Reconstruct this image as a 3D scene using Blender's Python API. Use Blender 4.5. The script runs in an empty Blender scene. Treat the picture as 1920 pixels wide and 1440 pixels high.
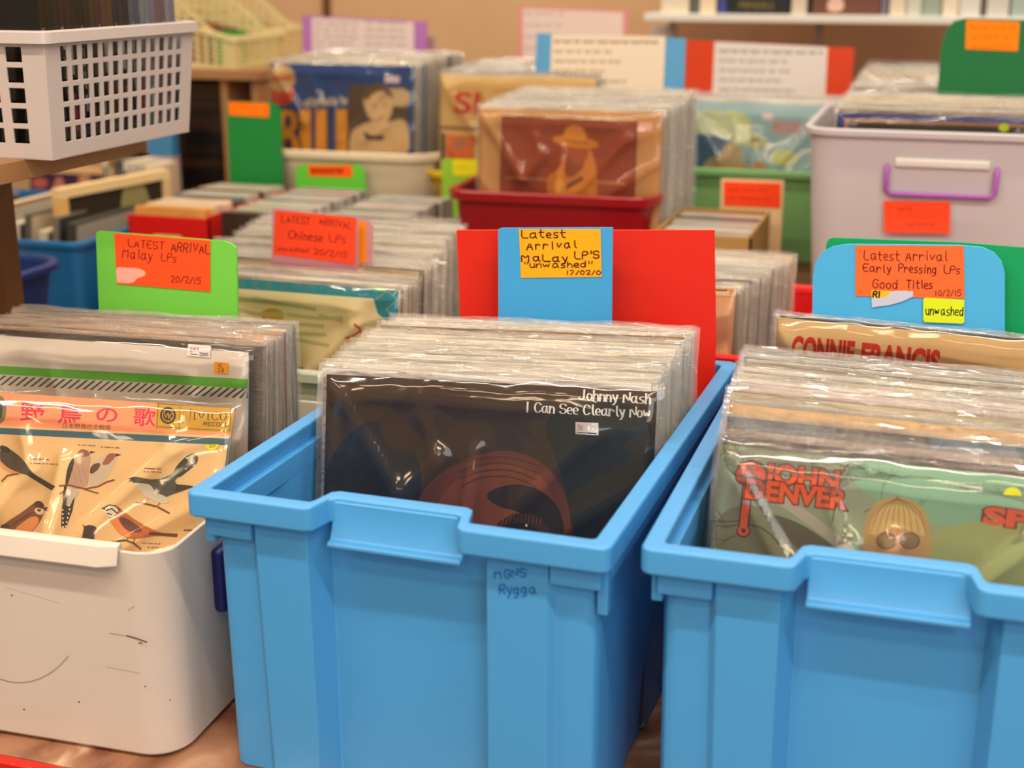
import bpy, bmesh, math, random
from mathutils import Vector, Matrix
random.seed(7)
R = math.radians
C = bpy.context.scene.collection
CAM_Z = 1.41
# ------------------------------------------------------------------ camera
F, YH, YAW = 2600.0, -60.0, R(17.35)
PITCH = math.atan((720 - YH) / F)
fwd = Vector((-math.sin(YAW) * math.cos(PITCH), math.cos(YAW) * math.cos(PITCH), -math.sin(PITCH)))
rgt = Vector((math.cos(YAW), math.sin(YAW), 0)); upv = rgt.cross(fwd)
EYE = Vector((0, 0, CAM_Z))
def ray(x, y): return fwd * F + rgt * (x - 960) + upv * (720 - y)
def at_h(x, y, h):
    r = ray(x, y); return EYE + r * (h / -r.z)
def at_y(x, y, Y):
    r = ray(x, y); return EYE + r * (Y / r.y)
cam = bpy.data.cameras.new('camera'); cam_o = bpy.data.objects.new('camera', cam); C.objects.link(cam_o)
cam.sensor_width = 36; cam.lens = F / 1920 * 36; cam.clip_start = .05
cam_o.matrix_world = Matrix.Translation(EYE) @ Matrix((rgt, upv, -fwd)).transposed().to_4x4()
cam.dof.use_dof = True; cam.dof.focus_distance = 1.34; cam.dof.aperture_fstop = 4.2
bpy.context.scene.camera = cam_o

# ------------------------------------------------------------------ materials
def lin(c):
    r = []
    for v in c[:3]:
        v /= 255.0; r.append(v / 12.92 if v <= .04045 else ((v + .055) / 1.055) ** 2.4)
    return tuple(r)
def c4(c): return (*lin(c), 1)
_m = {}
def plastic(name, col, rough=.4, spec=.5, bump=0, bscale=40, trans=0, alpha=1, metal=0, sss=0, var=0):
    if name in _m: return _m[name]
    m = bpy.data.materials.new(name); m.use_nodes = True; n = m.node_tree; b = n.nodes['Principled BSDF']
    b.inputs['Base Color'].default_value = c4(col); b.inputs['Roughness'].default_value = rough
    b.inputs['Specular IOR Level'].default_value = spec; b.inputs['Transmission Weight'].default_value = trans
    b.inputs['Alpha'].default_value = alpha; b.inputs['Metallic'].default_value = metal
    if sss:
        b.inputs['Subsurface Weight'].default_value = sss; b.inputs['Subsurface Radius'].default_value = (.01, .012, .015)
        b.inputs['Subsurface Scale'].default_value = 1
    tc = n.nodes.new('ShaderNodeTexCoord')
    if bump:
        t = n.nodes.new('ShaderNodeTexNoise'); t.inputs['Scale'].default_value = bscale; t.inputs['Detail'].default_value = 4
        n.links.new(tc.outputs['Object'], t.inputs['Vector'])
        bp = n.nodes.new('ShaderNodeBump'); bp.inputs['Strength'].default_value = bump; bp.inputs['Distance'].default_value = .002
        n.links.new(t.outputs['Fac'], bp.inputs['Height']); n.links.new(bp.outputs['Normal'], b.inputs['Normal'])
    if var:
        t2 = n.nodes.new('ShaderNodeTexNoise'); t2.inputs['Scale'].default_value = 9; t2.inputs['Detail'].default_value = 6
        n.links.new(tc.outputs['Object'], t2.inputs['Vector'])
        mp = n.nodes.new('ShaderNodeMapRange'); mp.inputs['From Min'].default_value = .35; mp.inputs['From Max'].default_value = .7
        mp.inputs['To Min'].default_value = 1 - var; mp.inputs['To Max'].default_value = 1
        n.links.new(t2.outputs['Fac'], mp.inputs['Value'])
        mx = n.nodes.new('ShaderNodeVectorMath'); mx.operation = 'SCALE'; mx.inputs[0].default_value = lin(col)
        n.links.new(mp.outputs['Result'], mx.inputs['Scale']); n.links.new(mx.outputs['Vector'], b.inputs['Base Color'])
    _m[name] = m; return m
def print_mat(name, rough=.45, spec=.4, obj_col=False):
    if name in _m: return _m[name]
    m = bpy.data.materials.new(name); m.use_nodes = True; n = m.node_tree; b = n.nodes['Principled BSDF']
    b.inputs['Roughness'].default_value = rough; b.inputs['Specular IOR Level'].default_value = spec
    if obj_col:
        s = n.nodes.new('ShaderNodeObjectInfo'); tc = n.nodes.new('ShaderNodeTexCoord')
        t = n.nodes.new('ShaderNodeTexNoise'); t.inputs['Scale'].default_value = 14; t.inputs['Detail'].default_value = 3
        ad = n.nodes.new('ShaderNodeVectorMath'); ad.operation = 'ADD'
        cm = n.nodes.new('ShaderNodeVectorMath'); cm.operation = 'SCALE'; cm.inputs['Scale'].default_value = 40
        cb = n.nodes.new('ShaderNodeCombineXYZ'); n.links.new(s.outputs['Random'], cb.inputs[0]); n.links.new(s.outputs['Random'], cb.inputs[1])
        n.links.new(cb.outputs[0], cm.inputs[0]); n.links.new(tc.outputs['Object'], ad.inputs[0]); n.links.new(cm.outputs[0], ad.inputs[1])
        n.links.new(ad.outputs[0], t.inputs['Vector'])
        mp = n.nodes.new('ShaderNodeMapRange'); mp.inputs['From Min'].default_value = .3; mp.inputs['From Max'].default_value = .75
        mp.inputs['To Min'].default_value = .7; mp.inputs['To Max'].default_value = 1.05
        n.links.new(t.outputs['Fac'], mp.inputs['Value'])
        mx = n.nodes.new('ShaderNodeVectorMath'); mx.operation = 'SCALE'
        n.links.new(s.outputs['Color'], mx.inputs[0]); n.links.new(mp.outputs[0], mx.inputs['Scale'])
        n.links.new(mx.outputs[0], b.inputs['Base Color'])
    else:
        a = n.nodes.new('ShaderNodeAttribute'); a.attribute_name = 'Col'; n.links.new(a.outputs['Color'], b.inputs['Base Color'])
    _m[name] = m; return m
def film_mat(name, haze=.1, tint=.97, rough=.13, bstr=.5, bscale=60, bdist=.003, hcol=(.95, .93, .9), stretch=(1, 1, 1), gl=1.0):
    m = bpy.data.materials.new(name); m.use_nodes = True; n = m.node_tree; n.nodes.clear(); N = n.nodes.new; L = n.links.new
    out = N('ShaderNodeOutputMaterial'); tr = N('ShaderNodeBsdfTransparent'); tr.inputs[0].default_value = (tint, tint, tint, 1)
    g = N('ShaderNodeBsdfGlossy'); g.inputs['Roughness'].default_value = rough; g.inputs[0].default_value = (gl, gl, gl, 1)
    fr = N('ShaderNodeFresnel'); fr.inputs['IOR'].default_value = 1.5
    tc = N('ShaderNodeTexCoord'); oi = N('ShaderNodeObjectInfo'); cb = N('ShaderNodeCombineXYZ')
    mu = N('ShaderNodeMath'); mu.operation = 'MULTIPLY'; mu.inputs[1].default_value = 30; L(oi.outputs['Random'], mu.inputs[0])
    for i in range(3): L(mu.outputs[0], cb.inputs[i])
    ad = N('ShaderNodeVectorMath'); ad.operation = 'ADD'; L(tc.outputs['Object'], ad.inputs[0]); L(cb.outputs[0], ad.inputs[1])
    st = N('ShaderNodeVectorMath'); st.operation = 'MULTIPLY'; st.inputs[1].default_value = stretch; L(ad.outputs[0], st.inputs[0])
    t = N('ShaderNodeTexNoise'); t.inputs['Scale'].default_value = bscale; t.inputs['Detail'].default_value = 3; t.inputs['Distortion'].default_value = .6
    L(st.outputs[0], t.inputs['Vector'])
    bp = N('ShaderNodeBump'); bp.inputs['Strength'].default_value = bstr; bp.inputs['Distance'].default_value = bdist
    L(t.outputs['Fac'], bp.inputs['Height']); L(bp.outputs[0], g.inputs['Normal']); L(bp.outputs[0], fr.inputs['Normal'])
    m1 = N('ShaderNodeMixShader'); L(fr.outputs[0], m1.inputs[0]); L(tr.outputs[0], m1.inputs[1]); L(g.outputs[0], m1.inputs[2])
    d = N('ShaderNodeBsdfDiffuse'); d.inputs[0].default_value = (*hcol, 1); tl = N('ShaderNodeBsdfTranslucent'); tl.inputs[0].default_value = (*hcol, 1)
    m2 = N('ShaderNodeMixShader'); m2.inputs[0].default_value = .5; L(d.outputs[0], m2.inputs[1]); L(tl.outputs[0], m2.inputs[2])
    m3 = N('ShaderNodeMixShader'); m3.inputs[0].default_value = haze; L(m1.outputs[0], m3.inputs[1]); L(m2.outputs[0], m3.inputs[2])
    L(m3.outputs[0], out.inputs[0]); return m
FILM = film_mat('polythene_sleeve', .095, .99, .085, 1, 90, .008, hcol=(1, .97, .92), stretch=(.6, 1, 2))
FILM_FRONT = film_mat('polythene_sleeve_front', .015, .99, .09, .4, 7, .010, gl=1)
FILM_MILK = film_mat('milky_polypropylene', .72, .9, .25, .2, 30, hcol=(.62, .62, .66))
FILM_PINK = film_mat('pink_clear_sheet', .6, .95, .2, .1, 30, hcol=(.85, .42, .5))
FILM_GREEN = film_mat('green_milky_plastic', .8, .9, .2, .1, 30, hcol=(.25, .55, .28))
PRINT = print_mat('printed_card'); PRINT_MATTE = print_mat('printed_paper', .7, .2)
CARD = print_mat('record_jacket_card', .55, .3, True); CASE = print_mat('jewel_case', .25, .5, True)

# ------------------------------------------------------------------ object helpers
def tag(o, label=None, cat=None, group=None, kind=None):
    if label: o['label'] = label
    if cat: o['category'] = cat
    if group: o['group'] = group
    if kind: o['kind'] = kind
    return o
def link(name, me, mat=None, parent=None, M=None):
    o = bpy.data.objects.new(name, me); C.objects.link(o)
    if mat and me is not None and not me.materials: me.materials.append(mat)
    if parent: o.parent = parent
    if M is not None:
        if parent: o.matrix_local = M
        else: o.matrix_world = M
    return o
def empty(name, M, label=None, cat=None, group=None):
    o = bpy.data.objects.new(name, None); C.objects.link(o); o.matrix_world = M; o.empty_display_size = .02
    return tag(o, label, cat, group)
def mesh(name, v, f, smooth=False):
    me = bpy.data.meshes.new(name); me.from_pydata([tuple(p) for p in v], [], f); me.update()
    if smooth: me.polygons.foreach_set('use_smooth', [True] * len(me.polygons))
    return me
class MB:
    def __init__(s): s.v = []; s.f = []
    def box(s, x0, x1, y0, y1, z0, z1, M=None):
        k = len(s.v); P = [Vector((x, y, z)) for z in (z0, z1) for x, y in ((x0, y0), (x1, y0), (x1, y1), (x0, y1))]
        if M is not None: P = [M @ p for p in P]
        s.v += P; s.f += [tuple(k + i for i in q) for q in ((3, 2, 1, 0), (4, 5, 6, 7), (0, 1, 5, 4), (1, 2, 6, 5), (2, 3, 7, 6), (3, 0, 4, 7))]
        return s
    def loft(s, secs, cap0=True, cap1=True, closed=True):
        k = len(s.v); n = len(secs[0])
        for q in secs: s.v += [Vector(p) for p in q]
        for i in range(len(secs) - 1):
            for j in range(n if closed else n - 1):
                a, b = k + i * n + j, k + i * n + (j + 1) % n
                s.f.append((a, b, b + n, a + n))
        if cap0: s.f.append(tuple(k + j for j in reversed(range(n))))
        if cap1: s.f.append(tuple(k + (len(secs) - 1) * n + j for j in range(n)))
        return s
    def tube(s, pts, r, n=10):
        secs = []; pts = [Vector(p) for p in pts]
        for i, p in enumerate(pts):
            d = (pts[min(i + 1, len(pts) - 1)] - pts[max(i - 1, 0)]).normalized()
            a = d.orthogonal().normalized() if i == 0 else (a - d * a.dot(d)).normalized()
            b = d.cross(a)
            secs.append([p + (a * math.cos(t) + b * math.sin(t)) * r for t in (2 * math.pi * j / n for j in range(n))])
        return s.loft(secs)
    def build(s, name, mat, parent=None, M=None, bevel=0, seg=2, smooth=True):
        me = mesh(name, s.v, s.f)
        bm = bmesh.new(); bm.from_mesh(me); bmesh.ops.recalc_face_normals(bm, faces=bm.faces)
        bm.to_mesh(me); bm.free()
        o = link(name, me, mat, parent, M)
        if bevel:
            b = o.modifiers.new('soft', 'BEVEL'); b.width = bevel; b.segments = seg; b.limit_method = 'ANGLE'; b.angle_limit = R(35)
        if smooth:
            me.polygons.foreach_set('use_smooth', [True] * len(me.polygons))
            w = o.modifiers.new('wn', 'WEIGHTED_NORMAL'); w.keep_sharp = True
            for e in me.edges: pass
            if not bevel:
                o.modifiers.remove(w); me.set_sharp_from_angle(angle=R(40))
        return o
def rrect(x0, x1, y0, y1, r, z, n=5):
    P = []
    for cx, cy, a0 in ((x1 - r, y1 - r, 0), (x0 + r, y1 - r, 90), (x0 + r, y0 + r, 180), (x1 - r, y0 + r, 270)):
        for i in range(n + 1):
            a = R(a0 + 90 * i / n); P.append((cx + r * math.cos(a), cy + r * math.sin(a), z))
    return P
def pose(origin, rz=0, lean=0):
    return Matrix.Translation(origin) @ Matrix.Rotation(R(rz), 4, 'Z') @ Matrix.Rotation(R(-lean), 4, 'X')

# ------------------------------------------------------------------ marker / serif stroke lettering
G = {}
for row in '''A 4 00 26 40|12 32
B 4 00 06 36 45 33 03|33 42 41 30 00
C 4 45 36 16 04 02 10 30 41
D 4 00 06 26 44 42 20 00
E 4 46 06 00 40|03 33
F 4 46 06 00|03 33
G 4 45 36 16 04 02 10 30 42 43 23
H 4 00 06|40 46|03 43
I 2 16 10
J 4 36 31 20 10 01
K 4 00 06|46 03 40
L 4 06 00 40
M 5 00 06 23 46 40
N 4 00 06 40 46
O 4 16 04 02 10 30 42 44 36 16
P 4 00 06 36 45 44 33 03
R 4 00 06 36 45 44 33 03|23 40
S 4 45 36 16 05 04 13 33 42 41 30 10 01
T 4 06 46|26 20
U 4 06 01 10 30 41 46
V 4 06 20 46
W 5 06 10 24 30 46
Y 4 06 23 46|23 20
a 4 34 14 03 01 10 20 32|34 31 40
b 3 06 00|03 24 33 31 20 00
c 3 33 24 14 03 01 10 30
d 4 33 24 14 03 01 10 20 32|36 30
e 3 02 32 33 24 14 03 01 10 30
g 4 33 24 14 03 01 10 31|34 3a 2b 0b
h 3 06 00|02 14 24 33 30
i 2 14 10|15 16
l 2 16 11 20
m 5 04 00|03 14 23 20|23 34 43 40
n 3 04 00|02 14 24 33 30
o 3 14 03 01 10 20 31 33 24 14
p 3 04 0b|03 14 24 33 31 20 00
r 3 04 00|02 14 24 33
s 3 34 14 03 12 22 31 20 00
t 3 16 11 20 30|04 34
u 3 04 01 10 20 31|34 30
w 5 04 10 24 30 44
v 3 04 10 34
k 3 06 00|34 02 30
X 4 06 40|00 46
y 3 04 12 20|34 20 1b 0b
0 4 26 04 02 20 42 44 26
1 2 15 16 10
2 4 05 16 36 44 00 40
3 4 05 16 36 45 34 13 33 42 41 30 10 01
4 4 30 36 02 42
6 4 36 14 02 01 10 30 41 42 33 12
9 4 42 15 26 36 45 44 23 04
5 4 46 06 03 34 42 30 00
7 4 06 46 10
8 4 23 05 26 45 23 01 10 30 41 23
. 1 00 01
/ 3 00 36
' 1 16 14
" 2 06 04|26 24
- 3 03 33'''.split('\n'):
    ch, w, rest = row.split(' ', 2)
    G[ch] = (int(w), [[(int(p[0]), {'a': -1, 'b': -2}.get(p[1], None) if p[1] in 'ab' else int(p[1])) for p in st.split()] for st in rest.split('|')])
def chaikin(p):
    if len(p) < 3: return p
    q = [p[0]]
    for a, b in zip(p, p[1:]):
        q += [(a[0] * .75 + b[0] * .25, a[1] * .75 + b[1] * .25), (a[0] * .25 + b[0] * .75, a[1] * .25 + b[1] * .75)]
    return q + [p[-1]]
def strokes(text, jit=.12, gap=1.5, curve=1):
    """unit strokes with cap height 6; returns strokes, advance"""
    x = 0; out = []
    for ch in text:
        if ch == ' ': x += 3; continue
        w, ss = G[ch]; dy = random.uniform(-jit, jit) * 1.5
        for s in ss:
            p = [(x + a + random.uniform(-jit, jit), b + dy + random.uniform(-jit, jit)) for a, b in s]
            for _ in range(curve): p = chaikin(p)
            out.append(p)
        x += w + gap
    return out, max(x - gap, 1)
_ft = {}
def font_polys(text, bold=0):
    """filled lettering from Blender's built-in face: verts and faces in units of its own size, width"""
    k = (text, bold)
    if k in _ft: return _ft[k]
    cu = bpy.data.curves.new('t', 'FONT'); cu.body = text; cu.size = 1; cu.resolution_u = 4; cu.offset = bold
    o = bpy.data.objects.new('t', cu); C.objects.link(o)
    dg = bpy.context.evaluated_depsgraph_get(); me = bpy.data.meshes.new_from_object(o.evaluated_get(dg))
    v = [(p.co.x, p.co.y) for p in me.vertices]; f = [tuple(p.vertices) for p in me.polygons]
    bpy.data.objects.remove(o); bpy.data.curves.remove(cu); bpy.data.meshes.remove(me)
    _ft[k] = (v, f); return _ft[k]

class Art:
    """flat print on a plane: local x right, z up, printed side towards -y. Points may be given in photo pixels (measured on the object) or in metres."""
    def __init__(s, M, px=True):
        s.M = M; s.inv = M.inverted(); s.v = []; s.f = []; s.c = []; s.n = 0; s.px = px; s.eye = s.inv @ EYE
        s.y0 = 0; s.clip = None; s.clamp = None
    def loc(s, p):
        if not s.px: r = (p[0], p[1])
        else:
            d = s.inv.to_3x3() @ ray(*p); t = (s.y0 - s.eye.y) / d.y; q = s.eye + d * t; r = (q.x, q.z)
        if s.clamp: a = s.clamp; r = (min(max(r[0], a[0]), a[1]), min(max(r[1], a[2]), a[3]))
        return r
    def _add(s, pts, faces, col, step=True):
        if step: s.n += 1
        k = len(s.v); y = s.y0 - .00004 - s.n * .000006
        s.v += [(a, y, b) for a, b in (s.loc(p) for p in pts)]
        for f in faces: s.f.append(tuple(k + i for i in f)); s.c.append(lin(col))
    def poly(s, pts, col, step=True): s._add(pts, [tuple(range(len(pts)))], col, step); return s
    def rect(s, x0, y0, x1, y1, col): return s.poly([(x0, y0), (x1, y0), (x1, y1), (x0, y1)], col)
    def ell(s, cx, cy, rx, ry, col, rot=0, a0=0, a1=360, n=28):
        c, q = math.cos(R(rot)), math.sin(R(rot)); P = []
        for i in range(n if a1 - a0 >= 360 else n + 1):
            a = R(a0 + (a1 - a0) * i / n); x, y = rx * math.cos(a), ry * math.sin(a); P.append((cx + x * c - y * q, cy + x * q + y * c))
        return s.poly(P, col)
    def smooth(s, pts, col, it=2):
        p = list(pts)
        for _ in range(it):
            q = []
            for a, b in zip(p, p[1:] + p[:1]): q += [(a[0] * .75 + b[0] * .25, a[1] * .75 + b[1] * .25), (a[0] * .25 + b[0] * .75, a[1] * .25 + b[1] * .75)]
            p = q
        return s.poly(p, col)
    def stroke(s, pts, w, col, step=True, pen=None):
        """ribbon; pen=(thin, thick) makes the width follow the direction"""
        P = []; n = len(pts); L = []; Rr = []
        for i in range(n):
            a, b = pts[max(i - 1, 0)], pts[min(i + 1, n - 1)]; dx, dy = b[0] - a[0], b[1] - a[1]; l = math.hypot(dx, dy) or 1
            ww = w if not pen else pen[0] + (pen[1] - pen[0]) * (abs(dy) / l) ** 1.6
            ww *= .5; nx, ny = -dy / l * ww, dx / l * ww; x, y = pts[i]
            if i == 0: x -= dx / l * ww * .8; y -= dy / l * ww * .8
            if i == n - 1: x += dx / l * ww * .8; y += dy / l * ww * .8
            L.append((x + nx, y + ny)); Rr.append((x - nx, y - ny))
        s._add(L + Rr, [(i, i + 1, n + i + 1, n + i) for i in range(n - 1)], col, step); return s
    def text(s, t, x0, y0, x1, y1, h, w, col, jit=.12, pen=None, serif=False, curve=1, gap=1.5):
        """stroke lettering on the base line (x0,y0)-(x1,y1), cap height h, in the art's own units"""
        ss, adv = strokes(t, jit, gap, curve); l = math.hypot(x1 - x0, y1 - y0); ux, uy = (x1 - x0) / l, (y1 - y0) / l
        nx, ny = (uy, -ux) if s.px else (-uy, ux); s.n += 1; k = h / 6
        tr = lambda p: (x0 + ux * p[0] / adv * l + nx * p[1] * k, y0 + uy * p[0] / adv * l + ny * p[1] * k)
        for q in ss:
            s.stroke([tr(p) for p in q], w, col, False, pen)
            if serif:
                for e, g in ((q[0], q[1]), (q[-1], q[-2])):
                    if abs(e[1] - g[1]) > .8 * abs(e[0] - g[0]): s.stroke([tr((e[0] - .75, e[1])), tr((e[0] + .75, e[1]))], w * .45, col, False)
        return s
    def font(s, t, x0, y0, x1, y1, h, col, bold=0, out=None, outw=.03):
        v, f = font_polys(t, bold); w = max(p[0] for p in v); hh = max(p[1] for p in v); m = min(p[0] for p in v)
        l = math.hypot(x1 - x0, y1 - y0); ux, uy = (x1 - x0) / l, (y1 - y0) / l; nx, ny = (uy, -ux) if s.px else (-uy, ux)
        tr = lambda p, W=w, Hh=hh, mm=m: (x0 + ux * (p[0] - mm) / (W - mm) * l + nx * p[1] * h / Hh, y0 + uy * (p[0] - mm) / (W - mm) * l + ny * p[1] * h / Hh)
        if out:
            v2, f2 = font_polys(t, bold + outw); s._add([tr(p) for p in v2], f2, out)
        s._add([tr(p) for p in v], f, col); return s
    def mesh(s, name, base=None):
        """base: list of (verts, faces, colour) solids joined under the print"""
        v, f, c = [], [], []
        for bv, bf, bc in base or []:
            k = len(v); v += bv; f += [tuple(k + i for i in q) for q in bf]; c += [lin(bc)] * len(bf)
        k = len(v); v += s.v; f += [tuple(k + i for i in q) for q in s.f]; c += s.c
        me = mesh(name, v, f); at = me.color_attributes.new('Col', 'FLOAT_COLOR', 'CORNER'); d = []
        for p, col in zip(me.polygons, c): d += [*col, 1] * p.loop_total
        at.data.foreach_set('color', d); return me
def slab(x0, x1, z0, z1, t, col, y=0):
    b = MB().box(x0, x1, y, y + t, z0, z1); return (b.v, b.f, col)
def prism(pts, t, col, y=0):
    n = len(pts); v = [(p[0], y, p[1]) for p in pts] + [(p[0], y + t, p[1]) for p in pts]
    return (v, [tuple(range(n)), tuple(range(2 * n - 1, n - 1, -1))] + [(i, i + n, (i + 1) % n + n, (i + 1) % n) for i in range(n)], col)

# ------------------------------------------------------------------ records
LPW = .315
def bag_mesh(name, seed, front=False):
    """clear bag around a jacket: two sheets, closed at foot and sides, loose and wavy, standing above the jacket"""
    rnd = random.Random(seed); n = 80 if front else 18; w, h = LPW + .012, LPW + (.008 if front else .009)
    ph = [(rnd.uniform(10, 45), rnd.uniform(10, 45), rnd.uniform(0, 6), rnd.uniform(.3, 1)) for _ in range(5)]
    v, f = [], []
    for side in (0, 1):
        k = len(v)
        for j in range(n + 1):
            for i in range(n + 1):
                u, t = i / n, j / n; x = (u - .5) * w; z = -.001 + t * h
                e = min(1, min(u, 1 - u) * 30, t * 30)
                top = .35 if t > .97 else 1
                wv = sum(a * math.sin(fx * x + fz * z + p) for fx, fz, p, a in ph) * .00028
                y = (-.0016 - (.0022 if front else .0002)) * e * top + wv if side == 0 else .0016 * 2 * e * top + .0001 + wv
                if front and side == 0: y += (crease(x, z) - .0012 * (1 + math.sin(27 * x + 33 * z + seed) * math.sin(41 * z - 14 * x + seed * 2))) * e
                tf = .978 if front else .955
                if t > tf:                                # the mouth of the bag is folded over the jacket
                    q = (t - tf) / (1 - tf); yy = .0017 + math.sin(x * 38 + seed) * .0012 + math.sin(x * 97 + seed * 3) * .0005
                    y = y * max(math.cos(q * math.pi / 2), 0) ** .6 + yy * (1 - max(math.cos(q * math.pi / 2), 0) ** .6); z = -.001 + tf * h + math.sin(q * math.pi / 2) * (1 - tf) * h * .78
                x += math.sin(z * 60 + seed) * .0006 * (1 - e); z += (math.sin(x * 55 + seed * 2) * .0009 + math.sin(x * 140 + seed) * .0005) * (t > .9)
                v.append((x, y, z))
        for j in range(n):
            for i in range(n):
                a = k + j * (n + 1) + i; f.append((a, a + 1, a + n + 2, a + n + 1))
    return mesh(name, v, f, True)
def crease(x, z):
    r = 0
    for (ax, az, bx, bz, am, wd) in CREASES:
        dx, dz = bx - ax, bz - az; L2 = dx * dx + dz * dz; t = max(0, min(1, ((x - ax) * dx + (z - az) * dz) / L2))
        d = math.hypot(x - ax - dx * t, z - az - dz * t); r -= am * math.exp(-d / wd)
    return r
CREASES = [(-.15, .31, -.08, .205, .007, .012), (-.08, .205, -.045, .245, .006, .009), (-.045, .245, -.06, .28, .004, .008), (.0, .17, .10, .275, .005, .010), (.10, .275, .157, .29, .0025, .009), (-.02, .15, -.010, .255, .006, .006), (.05, .17, .15, .235, .005, .012), (-.14, .30, .10, .295, .0035, .010), (-.15, .20, -.11, .15, .004, .01)]
BAGS = [bag_mesh('plastic_sleeve', 11 + i) for i in range(5)]
def jacket_mesh(t=.003):
    b = MB().box(-LPW / 2, LPW / 2, 0, t, 0, LPW); return mesh('vinyl_record', b.v, b.f)
JK = [jacket_mesh(.0024), jacket_mesh(.0032)]
for j in JK: j.materials.append(CARD)
for b in BAGS: b.materials.append(FILM)
CREAMS = [(226, 214, 190), (205, 196, 176), (236, 228, 214), (190, 180, 160), (214, 205, 190), (228, 205, 160)]
DARKS = [(70, 60, 52), (54, 56, 66), (96, 70, 50), (110, 104, 96), (150, 120, 80), (90, 110, 130)]
def lp(M, col, label, group, bag=True, i=0):
    o = link('vinyl_record', JK[i % 2], None, None, M); o.color = (*lin(col), 1)
    tag(o, label, 'record', group)
    if bag: link('plastic_sleeve', BAGS[i % 5], None, o, Matrix.Identity(4))
    return o
def stack(n, top0, top1, rz, lean0, lean1, label, group, skip=0, dark=.22, jx=.003, first=None, pal=None):
    """n records between the top-left corners top0 and top1 (world points on the jackets)"""
    for i in range(skip, n):
        t = i / (n - 1); z = rz[0] * (1 - t) + rz[1] * t + random.uniform(-.5, .5); ln = lean0 * (1 - t) + lean1 * t
        A = top0.lerp(top1, t) + Vector((random.uniform(-jx, jx), 0, random.uniform(-.004, .002)))
        M = pose((0, 0, 0), z, ln); org = A + (M.to_3x3() @ Vector((LPW / 2, 0, -LPW)))
        col = random.choice(DARKS if random.random() < dark else pal or CREAMS)
        if first and i - skip < len(first): col = first[i - skip]
        lp(pose(org, z, ln), col, label, group, True, i + random.randint(0, 9))
def front_pose(px, h, rz, lean, right=False):
    A = at_h(px[0], px[1], h); m = pose((0, 0, 0), rz, lean).to_3x3()
    return pose(A + m @ Vector((LPW / 2 * (-1 if right else 1), 0, -LPW)), rz, lean)
def front_lp(M, art, base_col, label, group=None, bagmat=None, bag=True, stickers=(), t=.003):
    me = art.mesh('vinyl_record', [slab(-LPW / 2, LPW / 2, 0, LPW, t, base_col)])
    o = link('vinyl_record', me, PRINT, None, M); tag(o, label, 'record', group)
    for s in stickers:
        sa = Art(M); sa.y0 = -.0015; s(sa); link("price_sticker", sa.mesh("price_sticker"), PRINT_MATTE, o, Matrix.Identity(4))
    if bag:
        b = link('plastic_sleeve', bag_mesh('plastic_sleeve', random.randint(0, 99), True), bagmat or FILM_FRONT, o, Matrix.Identity(4))
    return o
def topl(M): return M @ Vector((-LPW / 2, 0, LPW))
def card(name, M, outline, col, t=.0035, px=True, label=None, cat='sign', mat=None, notes=(), group=None, art=None, foot=None):
    """a stiff sheet standing upright; notes = list of (outline, colour, drawer) stuck on as paper parts"""
    a = Art(M, px); pts = [a.loc(p) for p in outline]; b = Art(M, px)
    if foot is None: foot = (TZ + .008) if M.translation.y < 2.1 else RZ + .006
    lo = min(p[1] for p in pts); span = max(p[1] for p in pts) - lo; pts = [(p[0], foot - M.translation.z if p[1] < lo + span * .12 else p[1]) for p in pts]
    if art: art(b)
    o = link(name, b.mesh(name, [prism(pts, t, col)]), mat or PRINT, None, M); tag(o, label, cat, group)
    for k, (ol, nc, dr) in enumerate(notes):
        n_ = Art(M, px); n_.y0 = -.0012 - .0006 * k; q = [n_.loc(p) for p in ol]
        if dr: dr(n_)
        link('paper_note', n_.mesh('paper_note', [prism(q, .0004, nc, n_.y0)]), PRINT_MATTE, o, Matrix.Identity(4))
    return o

TZ = .72                                   # table top
RZ = .865                                  # top of the low riser

# ------------------------------------------------------------------ containers
BLUE = plastic('sky_blue_polypropylene', (70, 152, 216), .36, .5, .04, 60)
def tub(name, M, w, d, h, mat, taper=.02, r=.03, rim=.012, rimh=.012, wall=.003, label=None, cat='bin', group=None, foot=.006, child=True):
    """open tub; origin at the middle of the foot of its front side, +y to the back"""
    T = lambda z: taper * (1 - z / h)
    o = lambda z, g=0: rrect(-w / 2 + T(z) - g, w / 2 - T(z) + g, T(z) - g, d - T(z) + g, max(r + g, .004), z)
    b = MB().loft([o(0, -.004), o(.004), o(h - rimh * .8), o(h - rimh * .8, -wall), o(foot, -wall)])
    t = b.build(name, mat, None, M, .0)
    tag(t, label, cat, group)
    q = MB(); s = [o(h - rimh, 0), o(h - rimh, rim), o(h - .002, rim), o(h, rim - .002), o(h, -wall + .001), o(h - .002, -wall), o(h - rimh, -wall)]
    q.loft(s + [s[0]], False, False); q.build('rim', mat, t, Matrix.Identity(4))
    return t
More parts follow.
